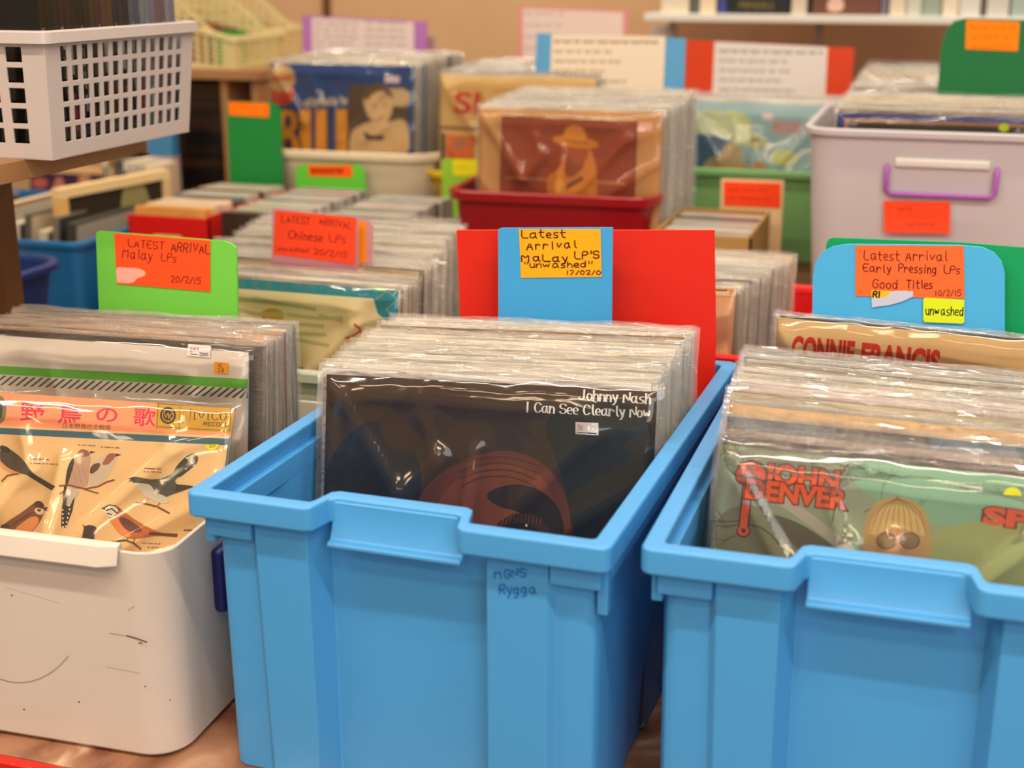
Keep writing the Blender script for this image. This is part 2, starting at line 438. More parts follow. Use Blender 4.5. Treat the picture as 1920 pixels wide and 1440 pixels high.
def blue_bin(M, label, group, W=.369, D=.55, H=.27):
    nx0, nx1, nd = -.0685, .060, .030; hw = W / 2
    # body with corner columns, pilasters and a recessed middle
    def body(z, g, inner):
        k = 1 - .012 * (1 - z / H); bw = (hw - .0135) * k - g; f = .022 + .004 * (1 - z / H) + g; B = D - .02 - g
        p = .014 + .004 * (1 - z / H) + g; c = .042 + g; sg = 1 if inner else -1; r = .012
        lx0, lx1, rx0, rx1 = -.128 * k, -.079 * k, .080 * k, .131 * k
        lx0 += .004 * (1 - z / H); g2 = g
        P = [(-bw, f + r), (-bw + .004, f + .004), (-bw + r, f), (lx0 - .006 + g2, f), (lx0 + g2, p), (lx1 - g2, p), (lx1 + .010 - g2, c), (rx0 - .010 + g2, c), (rx0 + g2, p), (rx1 - g2, p), (rx1 + .006 - g2, f), (bw - r, f), (bw - .004, f + .004), (bw, f + r),
             (bw, .13), (bw - .003, .145), (bw - .003, .20), (bw, .215), (bw, .33), (bw - .003, .345), (bw - .003, .40), (bw, .415),
             (bw, B - r), (bw - .004, B - .004), (bw - r, B), (-bw + r, B), (-bw + .004, B - .004), (-bw, B - r),
             (-bw, .415), (-bw + .003, .40), (-bw + .003, .345), (-bw, .33), (-bw, .215), (-bw + .003, .20), (-bw + .003, .145), (-bw, .13)]
        return [(x, y, z) for x, y in P]
    b = MB().loft([body(0, 0, 0), body(H - .02, 0, 0), body(H - .02, .003, 1), body(.005, .003, 1)])
    t = b.build('storage_bin', BLUE, None, M, .003, 2); tag(t, label, 'bin', group)
    # collar under the rim
    for bx in ((-hw + .012, -.130, .012, .03, H - .042, H - .018), (.133, hw - .010, .012, .03, H - .042, H - .018), (-hw + .006, -hw + .02, .035, D - .03, H - .040, H - .018), (hw - .02, hw - .006, .035, D - .03, H - .040, H - .018),
               (hw - .015, hw - .006, .020, .034, H - .066, H - .018), (-hw + .006, -hw + .015, .020, .034, H - .052, H - .018)):
        MB().box(*bx).build('collar', BLUE, t, Matrix.Identity(4), .0015)
    def path(g, z, r=.008):
        x, y0, y1 = hw - g, g, D - g; n = nd + g; r = max(r - g * .3, .004)
        P = [(-x, y0 + r), (-x + r * .3, y0 + r * .3), (-x + r, y0)]
        P += [(nx0 - .006 - g * .0, y0), (nx0 + .001 - g * .3, y0 + .004), (nx0 + .006 - g * .3, n - .004), (nx0 + .012 - g * .3, n), (nx1 - .012 + g * .3, n), (nx1 - .006 + g * .3, n - .004), (nx1 - .001 + g * .3, y0 + .004), (nx1 + .006, y0)]
        P += [(x - r, y0), (x - r * .3, y0 + r * .3), (x, y0 + r), (x, y1 - r), (x - r * .3, y1 - r * .3), (x - r, y1), (-x + r, y1), (-x + r * .3, y1 - r * .3), (-x, y1 - r)]
        return [(a, c, z) for a, c in P]
    s = [path(.013, H - .022), path(0, H - .022), path(0, H), path(.0165, H)]
    q = MB().loft(s + [s[0]], False, False); q.build('rim', BLUE, t, Matrix.Identity(4), .0028, 3)
    # grip: slanting scoop below the notch of the rim
    q = MB(); pr = [(nd - .002, H - .003), (nd - .003, H - .018), (.020, H - .033), (.0135, H - .0345), (.0135, H - .0388), (nd + .012, H - .0385), (nd + .012, H - .003)]
    q.loft([[(xx, a, c) for a, c in pr] for xx in (nx0 + .008, nx1 - .002)]); q.build('grip', BLUE, t, Matrix.Identity(4), .0015, 2)
    return t

b1 = pose((-.402, .949, TZ), -1.6); B1 = blue_bin(b1, 'sky blue plastic bin with the black-sleeved Johnny Nash record at its front', 'sky blue record bins on the front of the table')
b2 = pose((-.197 + .1845, .953, TZ), -.2); B2 = blue_bin(b2, 'sky blue plastic bin with the orange-lettered John Denver record at its front', 'sky blue record bins on the front of the table')
ma = Art(b1 @ Matrix.Translation((0, .0174, 0)) @ Matrix.Rotation(R(.86), 4, 'X'))
INK = (24, 92, 176)
ma.text('MGNS', 928, 1084, 986, 1081, 15, 2.2, INK, .3); ma.text('Rygga', 936, 1114, 1004, 1112, 17, 2.2, INK, .3)
o = link('marker_writing', ma.mesh('marker_writing'), PRINT_MATTE, B1); o.matrix_world = ma.M; o.matrix_local = b1.inverted() @ ma.M; o.matrix_parent_inverse = Matrix.Identity(4)

# white box
WHT = plastic('scuffed_white_plastic', (208, 194, 184), .36, .5, .1, 25, var=.06)
wx1, wy, wh = -.618, .957, .205; wm = pose((wx1 - .19, wy, TZ), 1.5)
def wsec(z, g=0):
    P = []
    for i, p in enumerate(rrect(-.19 + g, .19 - g, g, .43 - g, .035 - g * .6, z, 8)): P.append(p)
    return P
def wtop(g, dz=0):
    """top edge dips at the corners"""
    out = []
    for x, y, z in wsec(wh, g):
        dip = 0
        if y < .06 or abs(x) > .15:
            cx, cy = .19, .02; d = math.hypot(abs(x) - cx, y - cy); dip = .004 * max(0, 1 - d / .05)
        out.append((x, y, wh - dip + dz + min(.006, max(0, (y - .05)) * .12)))
    return out
b = MB().loft([wsec(0, .006), wsec(.005), wtop(0), wtop(.004), wsec(.006, .004)])
WB = b.build('storage_box', WHT, None, wm, .0015, 2); tag(WB, 'scuffed white plastic box holding the record with painted birds', 'box')
b = MB(); pr = [(.006, wh - .001), (.006, wh + .0045), (.002, wh + .006), (-.006, wh + .004), (-.014, wh - .012), (-.0125, wh - .014), (-.005, wh - .001)]
b.loft([[(x, y - .0, z) for y, z in pr] for x in (-.18, .135)] + [[(.150, y * .6 + .002, z - .0) for y, z in pr]])
b.build('folded_lip', WHT, WB, Matrix.Identity(4), .0008)
nav = plastic('navy_plastic', (20, 24, 96), .35)
MB().box(.189, .203, .085, .135, wh - .095, wh - .03).build('latch', nav, WB, Matrix.Identity(4), .006, 3)
sa = Art(wm @ Matrix.Translation((0, -.0004, 0)))
sa.stroke([(205, 1187), (222, 1190), (238, 1192)], .8, (130, 110, 95)); sa.stroke([(238, 1192), (256, 1197), (275, 1204)], 2.2, (70, 58, 50)); sa.stroke([(260, 1206), (266, 1205)], 2, (90, 78, 70))
arc = [(0, 1273), (20, 1279), (42, 1280), (66, 1276), (90, 1265), (110, 1250), (128, 1230)]; sa.stroke(chaikin(chaikin(arc)), 1.5, (150, 135, 122))
for p in ((22, 1116), (148, 1316), (45, 1330), (272, 1287), (319, 1312)): sa.ell(p[0], p[1], 1.5, 1.3, (60, 55, 50))
sa.stroke([(240, 1144), (252, 1136)], 1, (150, 130, 120)); sa.stroke([(200, 1250), (262, 1262)], .8, (170, 155, 145)); sa.stroke([(10, 1100), (110, 1130)], .6, (190, 175, 165))
o = link('scuff_marks', sa.mesh('scuff_marks'), PRINT_MATTE, WB); o.matrix_parent_inverse = Matrix.Identity(4); o.matrix_local = Matrix.Translation((0, -.0004, 0))

# ------------------------------------------------------------------ front record: dark cover, white lettering
MN = front_pose((613, 702), .372, 7.2, 12)
a = Art(MN)
CW = LPW / 2
a.clamp = (-CW, CW, 0, LPW)
a.rect(560, 640, 1300, 1300, (66, 43, 26))
a.smooth([(600, 880), (680, 780), (760, 800), (800, 900), (760, 1060), (600, 1060)], (30, 28, 40), 3)
a.smooth([(1000, 760), (1240, 740), (1240, 1060), (1080, 1040), (1060, 900)], (30, 32, 28), 3)
a.smooth([(700, 790), (780, 720), (860, 700), (900, 760), (820, 830), (740, 860)], (60, 34, 22), 3)
# forehead, brow and eye of a plain face in close-up
a.smooth([(760, 1060), (775, 940), (830, 880), (920, 842), (990, 850), (1045, 890), (1070, 960), (1075, 1060)], (112, 56, 34), 3)
a.smooth([(800, 1060), (815, 935), (880, 880), (960, 862), (1020, 890), (1045, 960), (1040, 1060)], (132, 66, 38), 3)
for k in range(4): a.stroke(chaikin(chaikin([(850 + k * 6, 872 + k * 13), (900, 858 + k * 12), (960, 856 + k * 12), (1010 - k * 2, 874 + k * 13)])), 3.2, (92, 44, 28))
a.smooth([(905, 925), (960, 905), (1010, 915), (1050, 950), (1062, 1010), (1030, 1000), (980, 960), (930, 950)], (44, 22, 16), 2)
a.smooth([(925, 985), (960, 962), (1000, 962), (1030, 985), (1040, 1030), (930, 1030)], (70, 34, 24), 2)
a.smooth([(935, 1000), (975, 975), (1015, 995), (1010, 1030), (940, 1030)], (30, 16, 12), 2)
for k in range(11): a.stroke([(942 + k * 7, 984 - 6 * math.sin(k / 3.3)), (944 + k * 7, 972 - 8 * math.sin(k / 3.3))], 1.1, (150, 90, 60))
a.ell(987, 985, 2.4, 3.2, (235, 225, 215))
WHI = (240, 236, 230)
a.text('Johnny Nash', 1086, 749, 1219, 757, 18, 2, WHI, 0, (1.1, 3.3), True, 1, 1.2)
a.text('I Can See Clearly Now', 986, 772, 1220, 783, 18, 2, WHI, 0, (1.1, 3.3), True, 1, 1.2)
def st_nash(s):
    s.poly([(1079, 791), (1122, 793), (1122, 816), (1079, 814)], (238, 232, 232)); s.stroke([(1082, 811), (1100, 812)], 1.4, (40, 30, 30)); s.stroke([(1102, 812), (1118, 813)], 2.4, (50, 40, 40))
    s.text('51', 1084, 806, 1092, 806, 9, 1.2, (200, 60, 80))
front_lp(MN, a, (60, 40, 30), 'dark brown record cover titled I Can See Clearly Now, foremost in its bin', None, None, True, [st_nash])
# pale one right behind it
MN2 = front_pose((606, 691), .3695, 7.6, 11)
tA = topl(MN2); tB = at_h(745, 592, .356)
lp(MN2, (232, 224, 222), 'white record sleeve showing a pale strip above the dark brown cover', None, True, 3)
stack(28, tA, tB, (7.5, 8.5), 11, 3, 'record in a clear sleeve packed behind the dark brown Johnny Nash cover', 'records in the blue bin behind the dark brown cover', 1, .12)

# ------------------------------------------------------------------ bird record
MBD = front_pose((440, 766), .41, 5, 29, True)
a = Art(MBD); a.clamp = (-CW, CW, 0, LPW); a.rect(-400, 600, 600, 1400, (222, 186, 132))
TEAL = (46, 94, 112); a.poly([(-300, 690), (442, 766), (440, 819), (-300, 778)], (236, 152, 108))
a.poly([(-300, 776), (0, 802), (436, 823), (434, 834), (428, 834), (425, 1100), (413, 1100), (427, 835), (0, 814), (-300, 790)], TEAL)
a.poly([(430, 820), (437, 820), (415, 1100), (405, 1100)], TEAL); a.poly([(437, 820), (440, 820), (418, 1100), (415, 1100)], (224, 160, 120))
MAG = (205, 40, 74)
for ch, x, y, w, h in (('野', 38, 786, 45, 32), ('鳥', 108, 790, 44, 32), ('の', 180, 789, 40, 25), ('歌', 250, 795, 42, 31)): a.font(ch, x, y, x + w, y + 2, h, MAG, .015)
a.font('日本野鳥の全観察', 118, 802, 208, 806, 9, (90, 50, 40))
a.ell(0, 768, 12, 26, (120, 110, 80)); a.ell(-2, 768, 7, 18, (50, 60, 50)) 
a.poly([(293, 752), (438, 760), (435, 812), (290, 804)], (196, 150, 30)); GB = (52, 38, 16)
for q in ([(296, 757), (432, 764)], [(294, 800), (430, 808)], [(297, 758), (294, 800)], [(433, 765), (431, 807)], [(338, 762), (336, 803)]): a.stroke(q, 1.1, GB)
a.ell(315, 779, 15, 16, GB); a.ell(315, 779, 11, 12, (196, 150, 30)); a.ell(315, 779, 9.5, 10, GB); a.text('VK', 308, 784, 322, 785, 9, 1.4, (196, 150, 30), 0)
a.text('N', 342, 792, 356, 793, 25, 2, GB, 0, (.8, 2.4), True, 0); a.text('IVICO', 362, 786, 424, 788, 14, 2, GB, 0, (.8, 2.2), True, 1); a.text('RECORD', 382, 798, 428, 800, 7, 1.3, GB, 0)
BK, BR, RU, GY = (44, 38, 34), (112, 70, 44), (176, 100, 48), (196, 180, 158)
a.smooth([(0, 834), (20, 842), (45, 862), (60, 888), (104, 912), (97, 920), (60, 896), (48, 889), (20, 886), (0, 872)], (70, 62, 48))
a.smooth([(0, 862), (14, 878), (46, 890), (30, 892), (12, 884), (0, 876)], (214, 150, 90)); a.poly([(55, 884), (104, 912), (97, 920), (52, 892)], BK); a.smooth([(0, 834), (16, 838), (22, 848), (10, 850), (0, 844)], BK)
a.stroke([(4, 902), (14, 892), (34, 888)], 3.5, BR)
# cuckoo pair
a.smooth([(168, 916), (168, 876), (186, 858), (205, 849), (222, 852), (216, 872), (200, 896), (180, 914)], GY)
a.smooth([(168, 892), (170, 872), (190, 866), (186, 880)], (92, 58, 40)); a.smooth([(196, 862), (204, 849), (222, 851), (212, 862), (203, 872), (190, 872)], (150, 88, 58)); a.poly([(218, 850), (228, 853), (218, 856)], BK)
a.smooth([(126, 912), (130, 880), (142, 852), (152, 842), (168, 846), (171, 860), (167, 886), (166, 912), (150, 918)], (186, 152, 128))
a.smooth([(122, 910), (126, 876), (138, 856), (140, 868), (130, 900), (126, 912)], (58, 46, 40)); a.smooth([(144, 852), (152, 841), (166, 845), (170, 854), (154, 858)], (140, 84, 62)); a.poly([(168, 846), (180, 847), (170, 851)], BK)
for k in range(26): a.ell(134 + (k * 37 % 31), 872 + (k * 23 % 40), .7, .7, (110, 84, 68))
a.smooth([(121, 912), (126, 914), (125, 950), (140, 935), (152, 920), (126, 914), (122, 970), (118, 992), (114, 990)], (190, 182, 166)); a.poly([(121, 908), (126, 910), (124, 948), (131, 950), (141, 930), (136, 958), (124, 990), (115, 988), (116, 955)], BK)
for k in range(5): a.ell(118 + k * .2, 956 + k * 8, 1.5, 1.7, (230, 224, 210)); a.ell(131 - k * 1.8, 955 + k * 8, 1.5, 1.7, (230, 224, 210))
a.stroke([(112, 911), (130, 910), (160, 917), (185, 912), (200, 904), (214, 900)], 3, (120, 66, 40)); a.stroke([(160, 918), (184, 925)], 2.6, BR); a.stroke([(113, 926), (122, 920)], 3, BR)
# cuckoo, tail up
a.smooth([(243, 900), (250, 893), (262, 895), (285, 900), (310, 896), (332, 880), (345, 866), (336, 892), (326, 904), (340, 912), (362, 913), (340, 922), (320, 928), (300, 938), (285, 930), (262, 915)], (74, 70, 60))
a.smooth([(247, 905), (262, 906), (284, 908), (290, 924), (312, 930), (318, 944), (300, 944), (284, 938), (262, 922)], (204, 198, 180)); a.poly([(239, 898), (250, 894), (252, 900), (240, 904), (247, 899)], BK)
a.smooth([(322, 886), (345, 858), (364, 848), (372, 856), (371, 868), (352, 884), (334, 898)], (40, 38, 34))
for k in range(11): a.ell(346 + (k * 13 % 22), 856 + (k * 17 % 30) * .8, 1.5, 1.2, (228, 224, 214))
a.poly([(330, 908), (362, 911), (362, 914), (330, 922)], BK); a.ell(254, 900, 1.6, 1.6, BK)
a.stroke([(256, 943), (275, 945), (295, 950), (317, 962)], 3.4, (96, 60, 38)); a.stroke([(278, 936), (272, 944)], 2, RU); a.stroke([(300, 943), (294, 951)], 2, RU)
# sparrow-like bird, lower left
a.smooth([(0, 990), (14, 978), (40, 962), (58, 948), (70, 939), (82, 944), (84, 958), (76, 978), (60, 998), (40, 1010), (0, 1006)], (120, 72, 42))
a.smooth([(24, 996), (44, 978), (66, 966), (76, 974), (66, 992), (48, 1008), (20, 1010)], (214, 140, 78)); a.smooth([(62, 946), (70, 938), (82, 942), (84, 954), (66, 950)], (64, 44, 34)); a.smooth([(64, 952), (84, 954), (82, 966), (68, 964)], (214, 196, 168)); a.smooth([(68, 955), (80, 955), (74, 961)], (60, 40, 32)); a.poly([(84, 951), (92, 952), (86, 955), (91, 958), (84, 957)], BK)
for k in range(5): a.stroke([(24 + k * 7, 984 - k * 5), (40 + k * 6, 974 - k * 3)], 1.3, (60, 40, 30))
a.smooth([(0, 986), (14, 980), (22, 990), (0, 1004)], (70, 56, 46))
# bunting, centre
a.smooth([(196, 952), (206, 946), (220, 948), (236, 962), (262, 980), (300, 1000), (333, 1002), (330, 1007), (290, 1004), (262, 1010), (236, 1010), (214, 990), (203, 968)], (176, 92, 44))
a.smooth([(203, 966), (216, 964), (232, 990), (250, 1004), (236, 1010), (216, 994)], (214, 130, 64)); a.smooth([(222, 968), (240, 972), (268, 992), (264, 1000), (240, 996), (228, 984)], (100, 56, 36))
a.smooth([(194, 953), (204, 946), (218, 948), (224, 960), (206, 972), (200, 964)], (214, 214, 196)); a.stroke([(196, 952), (206, 947), (218, 949), (226, 958)], 2.4, BK); a.stroke([(200, 957), (210, 954), (220, 962)], 2.6, BK); a.stroke([(202, 963), (210, 965)], 2, BK); a.poly([(190, 953), (198, 951), (198, 956)], BK)
for k in range(4): a.stroke([(228 + k * 6, 968 + k * 3), (236 + k * 7, 984 + k * 3)], 1.2, (60, 36, 26))
a.poly([(280, 998), (334, 1001), (332, 1007), (280, 1003)], (90, 52, 34)); a.stroke([(211, 1016), (236, 1013), (250, 1018), (264, 1029)], 3.4, (96, 64, 44)); a.stroke([(240, 1008), (238, 1014)], 1.5, BR); a.stroke([(254, 1008), (250, 1018)], 1.5, BR)
a.smooth([(152, 1022), (156, 1000), (158, 988), (166, 984), (178, 986), (184, 992), (180, 1000), (176, 1004), (180, 1022)], (58, 44, 38)); a.poly([(155, 983), (162, 988), (158, 990)], BK)
a.smooth([(358, 955), (366, 950), (392, 952), (402, 962), (398, 992), (384, 996), (368, 988)], (214, 198, 166)); a.smooth([(390, 956), (398, 958), (404, 975), (400, 998), (395, 995)], BK); a.stroke([(346, 994), (370, 994), (400, 998)], 2.5, BR)
for x, y, w in ((58, 860, 32), (58, 868, 52), (148, 834, 32), (190, 838, 36), (272, 878, 32), (270, 884, 32), (267, 1018, 34), (278, 1026, 18), (340, 1018, 30), (340, 1024, 14)):
    k = 0
    while k < w: a.stroke([(x + k, y + k * .05), (x + k + 2.5, y + k * .05 + .3)], 1.6, (120, 84, 60)); k += random.choice((4, 5, 7))
def st_bird(s): s.ell(397, 833, 13, 11, (240, 232, 40), 0, 0, 180); s.text('20', 392, 839, 403, 839, 5, 1, (110, 110, 30))
front_lp(MBD, a, (214, 190, 150), 'record cover with painted birds on cream and pink Japanese lettering', None, None, True, [st_bird])
# the one behind: white, green band, diagonal stripes
MG = front_pose((466, 661), .372, 3.5, 10, True)
a = Art(MG); a.clamp = (-CW, CW, 0, LPW); a.rect(-400, 500, 600, 1400, (222, 208, 196)); GRN = (98, 178, 52)
a.poly([(-200, 672), (0, 686), (467, 711), (467, 729), (0, 702), (-200, 690)], GRN); a.poly([(-200, 692), (0, 704), (467, 729), (467, 745), (0, 721), (-200, 708)], (214, 204, 194))
for k in range(-12, 34): x = k * 14.0; a.poly([(x, 722 + x * .054), (x + 5, 722 + x * .054), (x + 26, 704 + (x + 24) * .054), (x + 21, 704 + (x + 24) * .054)], (66, 56, 56))
def st_g(s):
    s.poly([(353, 645), (396, 648), (393, 671), (350, 667)], (236, 226, 226)); s.stroke([(358, 664), (370, 665)], 1.6, (60, 50, 60)); s.text('399', 356, 660, 372, 661, 9, 1.2, (190, 60, 110)); s.text('22015', 374, 667, 390, 668, 6, 1.3, (40, 40, 90))
def st_g2(s):
    s.poly([(402, 678), (428, 680), (427, 702), (401, 700)], (250, 166, 20)); s.text('42', 409, 689, 416, 689, 7, 1.2, (150, 60, 10)); s.text('28', 408, 698, 420, 698, 7, 1.2, (150, 60, 10))
front_lp(MG, a, (225, 214, 204), 'pale record cover with a green band and slanting black stripes', None, None, True, [st_g, st_g2])
for k, (px, h, col, lab) in enumerate((((487, 652), .3685, (62, 54, 50), 'charcoal-edged record directly behind the green-banded cover'), ((492, 650), .366, (100, 80, 64), 'brown-edged record second behind the green-banded cover'))):
    lp(front_pose(px, h, 3.8, 9 - k, True), col, lab, None, True, k)
tA = topl(front_pose((497, 645), .366, 4, 8, True)); tB = topl(front_pose((550, 608), .362, 4.6, 2, True))
stack(22, tA, tB, (4, 4.6), 8, 2, 'record in a clear sleeve packed behind the green-banded cover in the white box', 'records in the white box behind the green-banded cover', 0, .3, pal=[(214, 160, 96), (196, 140, 86), (232, 196, 140), (226, 206, 170), (176, 120, 80)])

# ------------------------------------------------------------------ John Denver record
MD = front_pose((1352, 833), .385, -2.2, 19)
a = Art(MD); a.clamp = (-CW, CW, 0, LPW); a.rect(1200, 700, 2300, 1300, (150, 166, 132))
a.smooth([(1340, 830), (1560, 850), (1700, 880), (1640, 960), (1500, 960), (1340, 1020)], (146, 160, 136), 2)
a.smooth([(1560, 850), (1960, 880), (2000, 960), (1780, 1000), (1620, 930)], (134, 176, 150), 2)
a.smooth([(1700, 990), (2000, 960), (2000, 1120), (1750, 1120)], (160, 170, 112), 2); a.smooth([(1340, 960), (1420, 940), (1500, 1000), (1520, 1060), (1340, 1060)], (124, 124, 92), 2)
BRN = (104, 96, 66)
rb = random.Random(3)
def twig(x, y, ang, l, w, dep):
    p = [(x, y)]
    for _ in range(4): ang += rb.uniform(-.35, .35); x += math.cos(ang) * l / 4; y += math.sin(ang) * l / 4; p.append((x, y))
    a.stroke(p, w, BRN, False)
    if dep: [twig(*p[rb.randint(2, 4)], ang + rb.uniform(-1, 1), l * .6, w * .6, dep - 1) for _ in range(3)]
for q in ((1560, 980, -1.2, 90, 3), (1600, 880, -2.6, 60, 2), (1400, 900, -1.8, 60, 2), (1620, 960, -.6, 70, 2.2), (1460, 1020, -2.2, 90, 3)): twig(*q, 3)
a.n += 1
a.smooth([(1440, 960), (1500, 980), (1560, 1020), (1600, 1060), (1520, 1060), (1470, 1000)], (96, 90, 72), 2)
a.stroke([(1470, 940), (1520, 975), (1590, 1030)], 20, (184, 178, 166)); 
OR, DK = (238, 92, 36), (92, 34, 22)
a.smooth([(1376, 885), (1382, 880), (1384, 868), (1398, 866), (1405, 860), (1424, 866), (1434, 872), (1440, 884), (1440, 905), (1400, 912), (1380, 905)], DK, 1); a.smooth([(1379, 886), (1386, 880), (1388, 870), (1402, 866), (1420, 869), (1431, 876), (1436, 886), (1436, 902), (1400, 908), (1383, 902)], OR, 1)
a.poly([(1390, 889), (1424, 893), (1424, 899), (1390, 895)], (110, 170, 180)); a.poly([(1403, 884), (1408, 872), (1414, 885)], (110, 170, 180))
a.poly([(1392, 905), (1412, 908), (1404, 994), (1384, 990)], DK); a.ell(1394, 996, 13, 12, DK); a.poly([(1395, 908), (1409, 910), (1401, 990), (1387, 988)], OR); a.ell(1394, 995, 10.5, 9.5, OR); a.rect(1390, 991, 1398, 999, DK); a.poly([(1394, 938), (1407, 940), (1406, 946), (1393, 944)], (110, 170, 180))
a.font('JOHN', 1430, 903, 1572, 918, 36, OR, .045, DK, .05); a.font('DENVER', 1396, 932, 1588, 955, 36, OR, .045, DK, .05)
for x, y in ((1450, 890), (1494, 893), (1530, 900), (1560, 902), (1416, 925), (1462, 926), (1500, 930), (1535, 938), (1570, 944)): a.ell(x, y, 1.8, 1.8, (150, 150, 170))
HR = (190, 156, 98)
a.smooth([(1616, 1060), (1618, 1000), (1626, 960), (1648, 936), (1680, 930), (1716, 938), (1738, 962), (1746, 1000), (1750, 1060)], HR, 3); a.smooth([(1634, 1060), (1636, 1004), (1660, 992), (1710, 996), (1728, 1010), (1730, 1060)], (196, 148, 106), 2)
a.smooth([(1626, 1000), (1640, 962), (1670, 944), (1700, 950), (1726, 972), (1738, 1008), (1716, 1000), (1690, 988), (1664, 992), (1640, 1004)], (214, 180, 118), 2)
for k in range(9): a.stroke(chaikin([(1682, 934), (1650 + k * 9, 950), (1632 + k * 13, 998)]), 1.2, (130, 102, 60), False)
a.n += 1
for cx in (1662, 1706): a.ell(cx, 1014, 19, 16, (88, 70, 50)); a.ell(cx, 1014, 17, 14, (146, 118, 86))
a.font('SPIRIT', 1842, 980, 2080, 1010, 32, (226, 92, 50), .05, (110, 50, 34), .05)
def st_d(s): s.ell(1898, 929, 17, 15, (232, 232, 30), 4, 180, 360)
front_lp(MD, a, (110, 110, 84), 'green record cover with orange lettering and a fair-haired person in glasses', None, None, True, [st_d])
# banded ones behind
tD = topl(MD)
spec = [((1356, 816), .3797, (92, 64, 46), 'dark brown-edged record directly behind the green cover', None), ((1360, 803), .3761, (176, 130, 110), 'dusty pink record showing above the green cover', None),
        ((1364, 780), .368, (66, 96, 124), 'blue record with a dark patch showing above the dusty pink one', [(1568, 785, 1745, 838, (72, 60, 54))]), ((1368, 757), .3599, (220, 176, 112), 'tan record showing as a broad band above the blue one', None)]
for px, h, col, lab, pt in spec:
    M = front_pose(px, h, -2.4, 15); a = Art(M); a.clamp = (-CW, CW, 0, LPW)
    for p in pt or (): a.poly([(p[0], p[1]), (p[2], p[1] + 16), (p[2], p[3] + 14), (p[0], p[3])], p[4])
    front_lp(M, a, col, lab, 'records in the blue bin behind the green cover', FILM, True, ())
tA = topl(front_pose((1372, 748), .3582, -2.5, 13)); tB = topl(front_pose((1405, 655), .3715, -3, 5))
stack(24, tA, tB, (-2.5, -3.5), 13, 4, 'record in a clear sleeve packed between the tan record and the red-lettered cream one', 'records in the blue bin behind the green cover', 1, .36,
      first=[(150, 140, 120), (190, 178, 150), (150, 96, 70), (110, 100, 90), (206, 186, 180), (214, 196, 190), (180, 150, 140), (120, 108, 100)])
MC = front_pose((1458, 596), .3585, -6.2, 3)
a = Art(MC); a.clamp = (-CW, CW, 0, LPW); a.rect(1300, 500, 2200, 1000, (216, 180, 128)); a.poly([(1300, 560), (2200, 640), (2200, 656), (1300, 572)], (190, 160, 120))
a.font('CONNIE', 1482, 674, 1600, 685, 46, (196, 40, 22), .05); a.font('FRANCIS', 1612, 687, 1760, 702, 46, (196, 40, 22), .05)
front_lp(MC, a, (206, 176, 130), 'cream record cover with cut-off red Connie Francis lettering', None, FILM_FRONT, True, ())
for k, (px, h, col) in enumerate((((1462, 592), .3590, (70, 70, 76)), ((1466, 590), .3605, (110, 106, 110)))):
    lp(front_pose(px, h, -6.4, 3), col, ('dark grey record directly behind the red-lettered cream cover', 'mid grey record rearmost in the right-hand blue bin')[k], None, True, k)

# ------------------------------------------------------------------ signs of the front row
RED, ORG = (255, 84, 34), (255, 150, 24)
INKD = (74, 16, 20); BLK = (40, 26, 22)
def note_malay(s):
    s.text('LATEST', 240, 463, 307, 468, 14, 1.7, INKD, .2); s.text('ARRIVAL', 321, 471, 393, 476, 17, 2, INKD, .2); s.text('Malay', 230, 482, 284, 488, 17, 1.8, INKD, .2); s.text('LPs', 302, 489, 330, 492, 15, 1.7, INKD, .2)
    s.text('20/2/15', 320, 529, 376, 533, 12, 1.7, INKD, .2)
    s.smooth([(217, 500), (232, 502), (258, 502), (275, 510), (270, 518), (256, 522), (250, 531), (222, 530), (219, 529)], (255, 176, 160), 1)
M = pose(at_y(312, 590, 1.33), 2, 4)
card('divider_card', M, [(186, 433), (420, 452), (432, 456), (441, 464), (443, 480), (443, 640), (184, 640), (180, 445), (181, 435)], (116, 205, 74), label='lime green divider card with an orange-red Malay LPs note',
     notes=[([(214, 437), (394, 451), (394, 547), (219, 532)], RED, note_malay)])
# red corrugated sheet and blue card behind the middle bin
M = pose(at_y(1100, 640, 1.44), 8, 1)
card('divider_sheet', M, [(856, 432), (1340, 432), (1343, 640), (1339, 740), (880, 740)], (222, 34, 10), .005, label='large red divider sheet standing behind the blue card')
M = pose(at_y(1045, 590, 1.395), 8, 2)
def note_arr(s):
    K = (60, 14, 18)
    s.text('Latest', 978, 446, 1060, 445, 14, 2.6, K, .2); s.text('Arrival', 988, 468, 1081, 465, 14, 2.6, K, .2, gap=2.2); s.text('MaLay', 978, 490, 1064, 491, 13, 2.8, K, .2); s.text("LP'S", 1078, 486, 1123, 485, 14, 2.7, K, .2)
    s.text('"unwashed"', 984, 502, 1110, 501, 11, 2.3, K, .2); s.text('17/02/0', 1062, 515, 1126, 515, 8, 2.2, K, .2)
card('divider_card', M, [(934, 430), (940, 428), (1149, 427), (1154, 640), (938, 640)], (62, 160, 222), .004, label='sky blue divider card with an amber Latest Arrival note',
     notes=[([(973, 430), (1126, 430), (1128, 519), (977, 521)], (255, 170, 24), note_arr)])
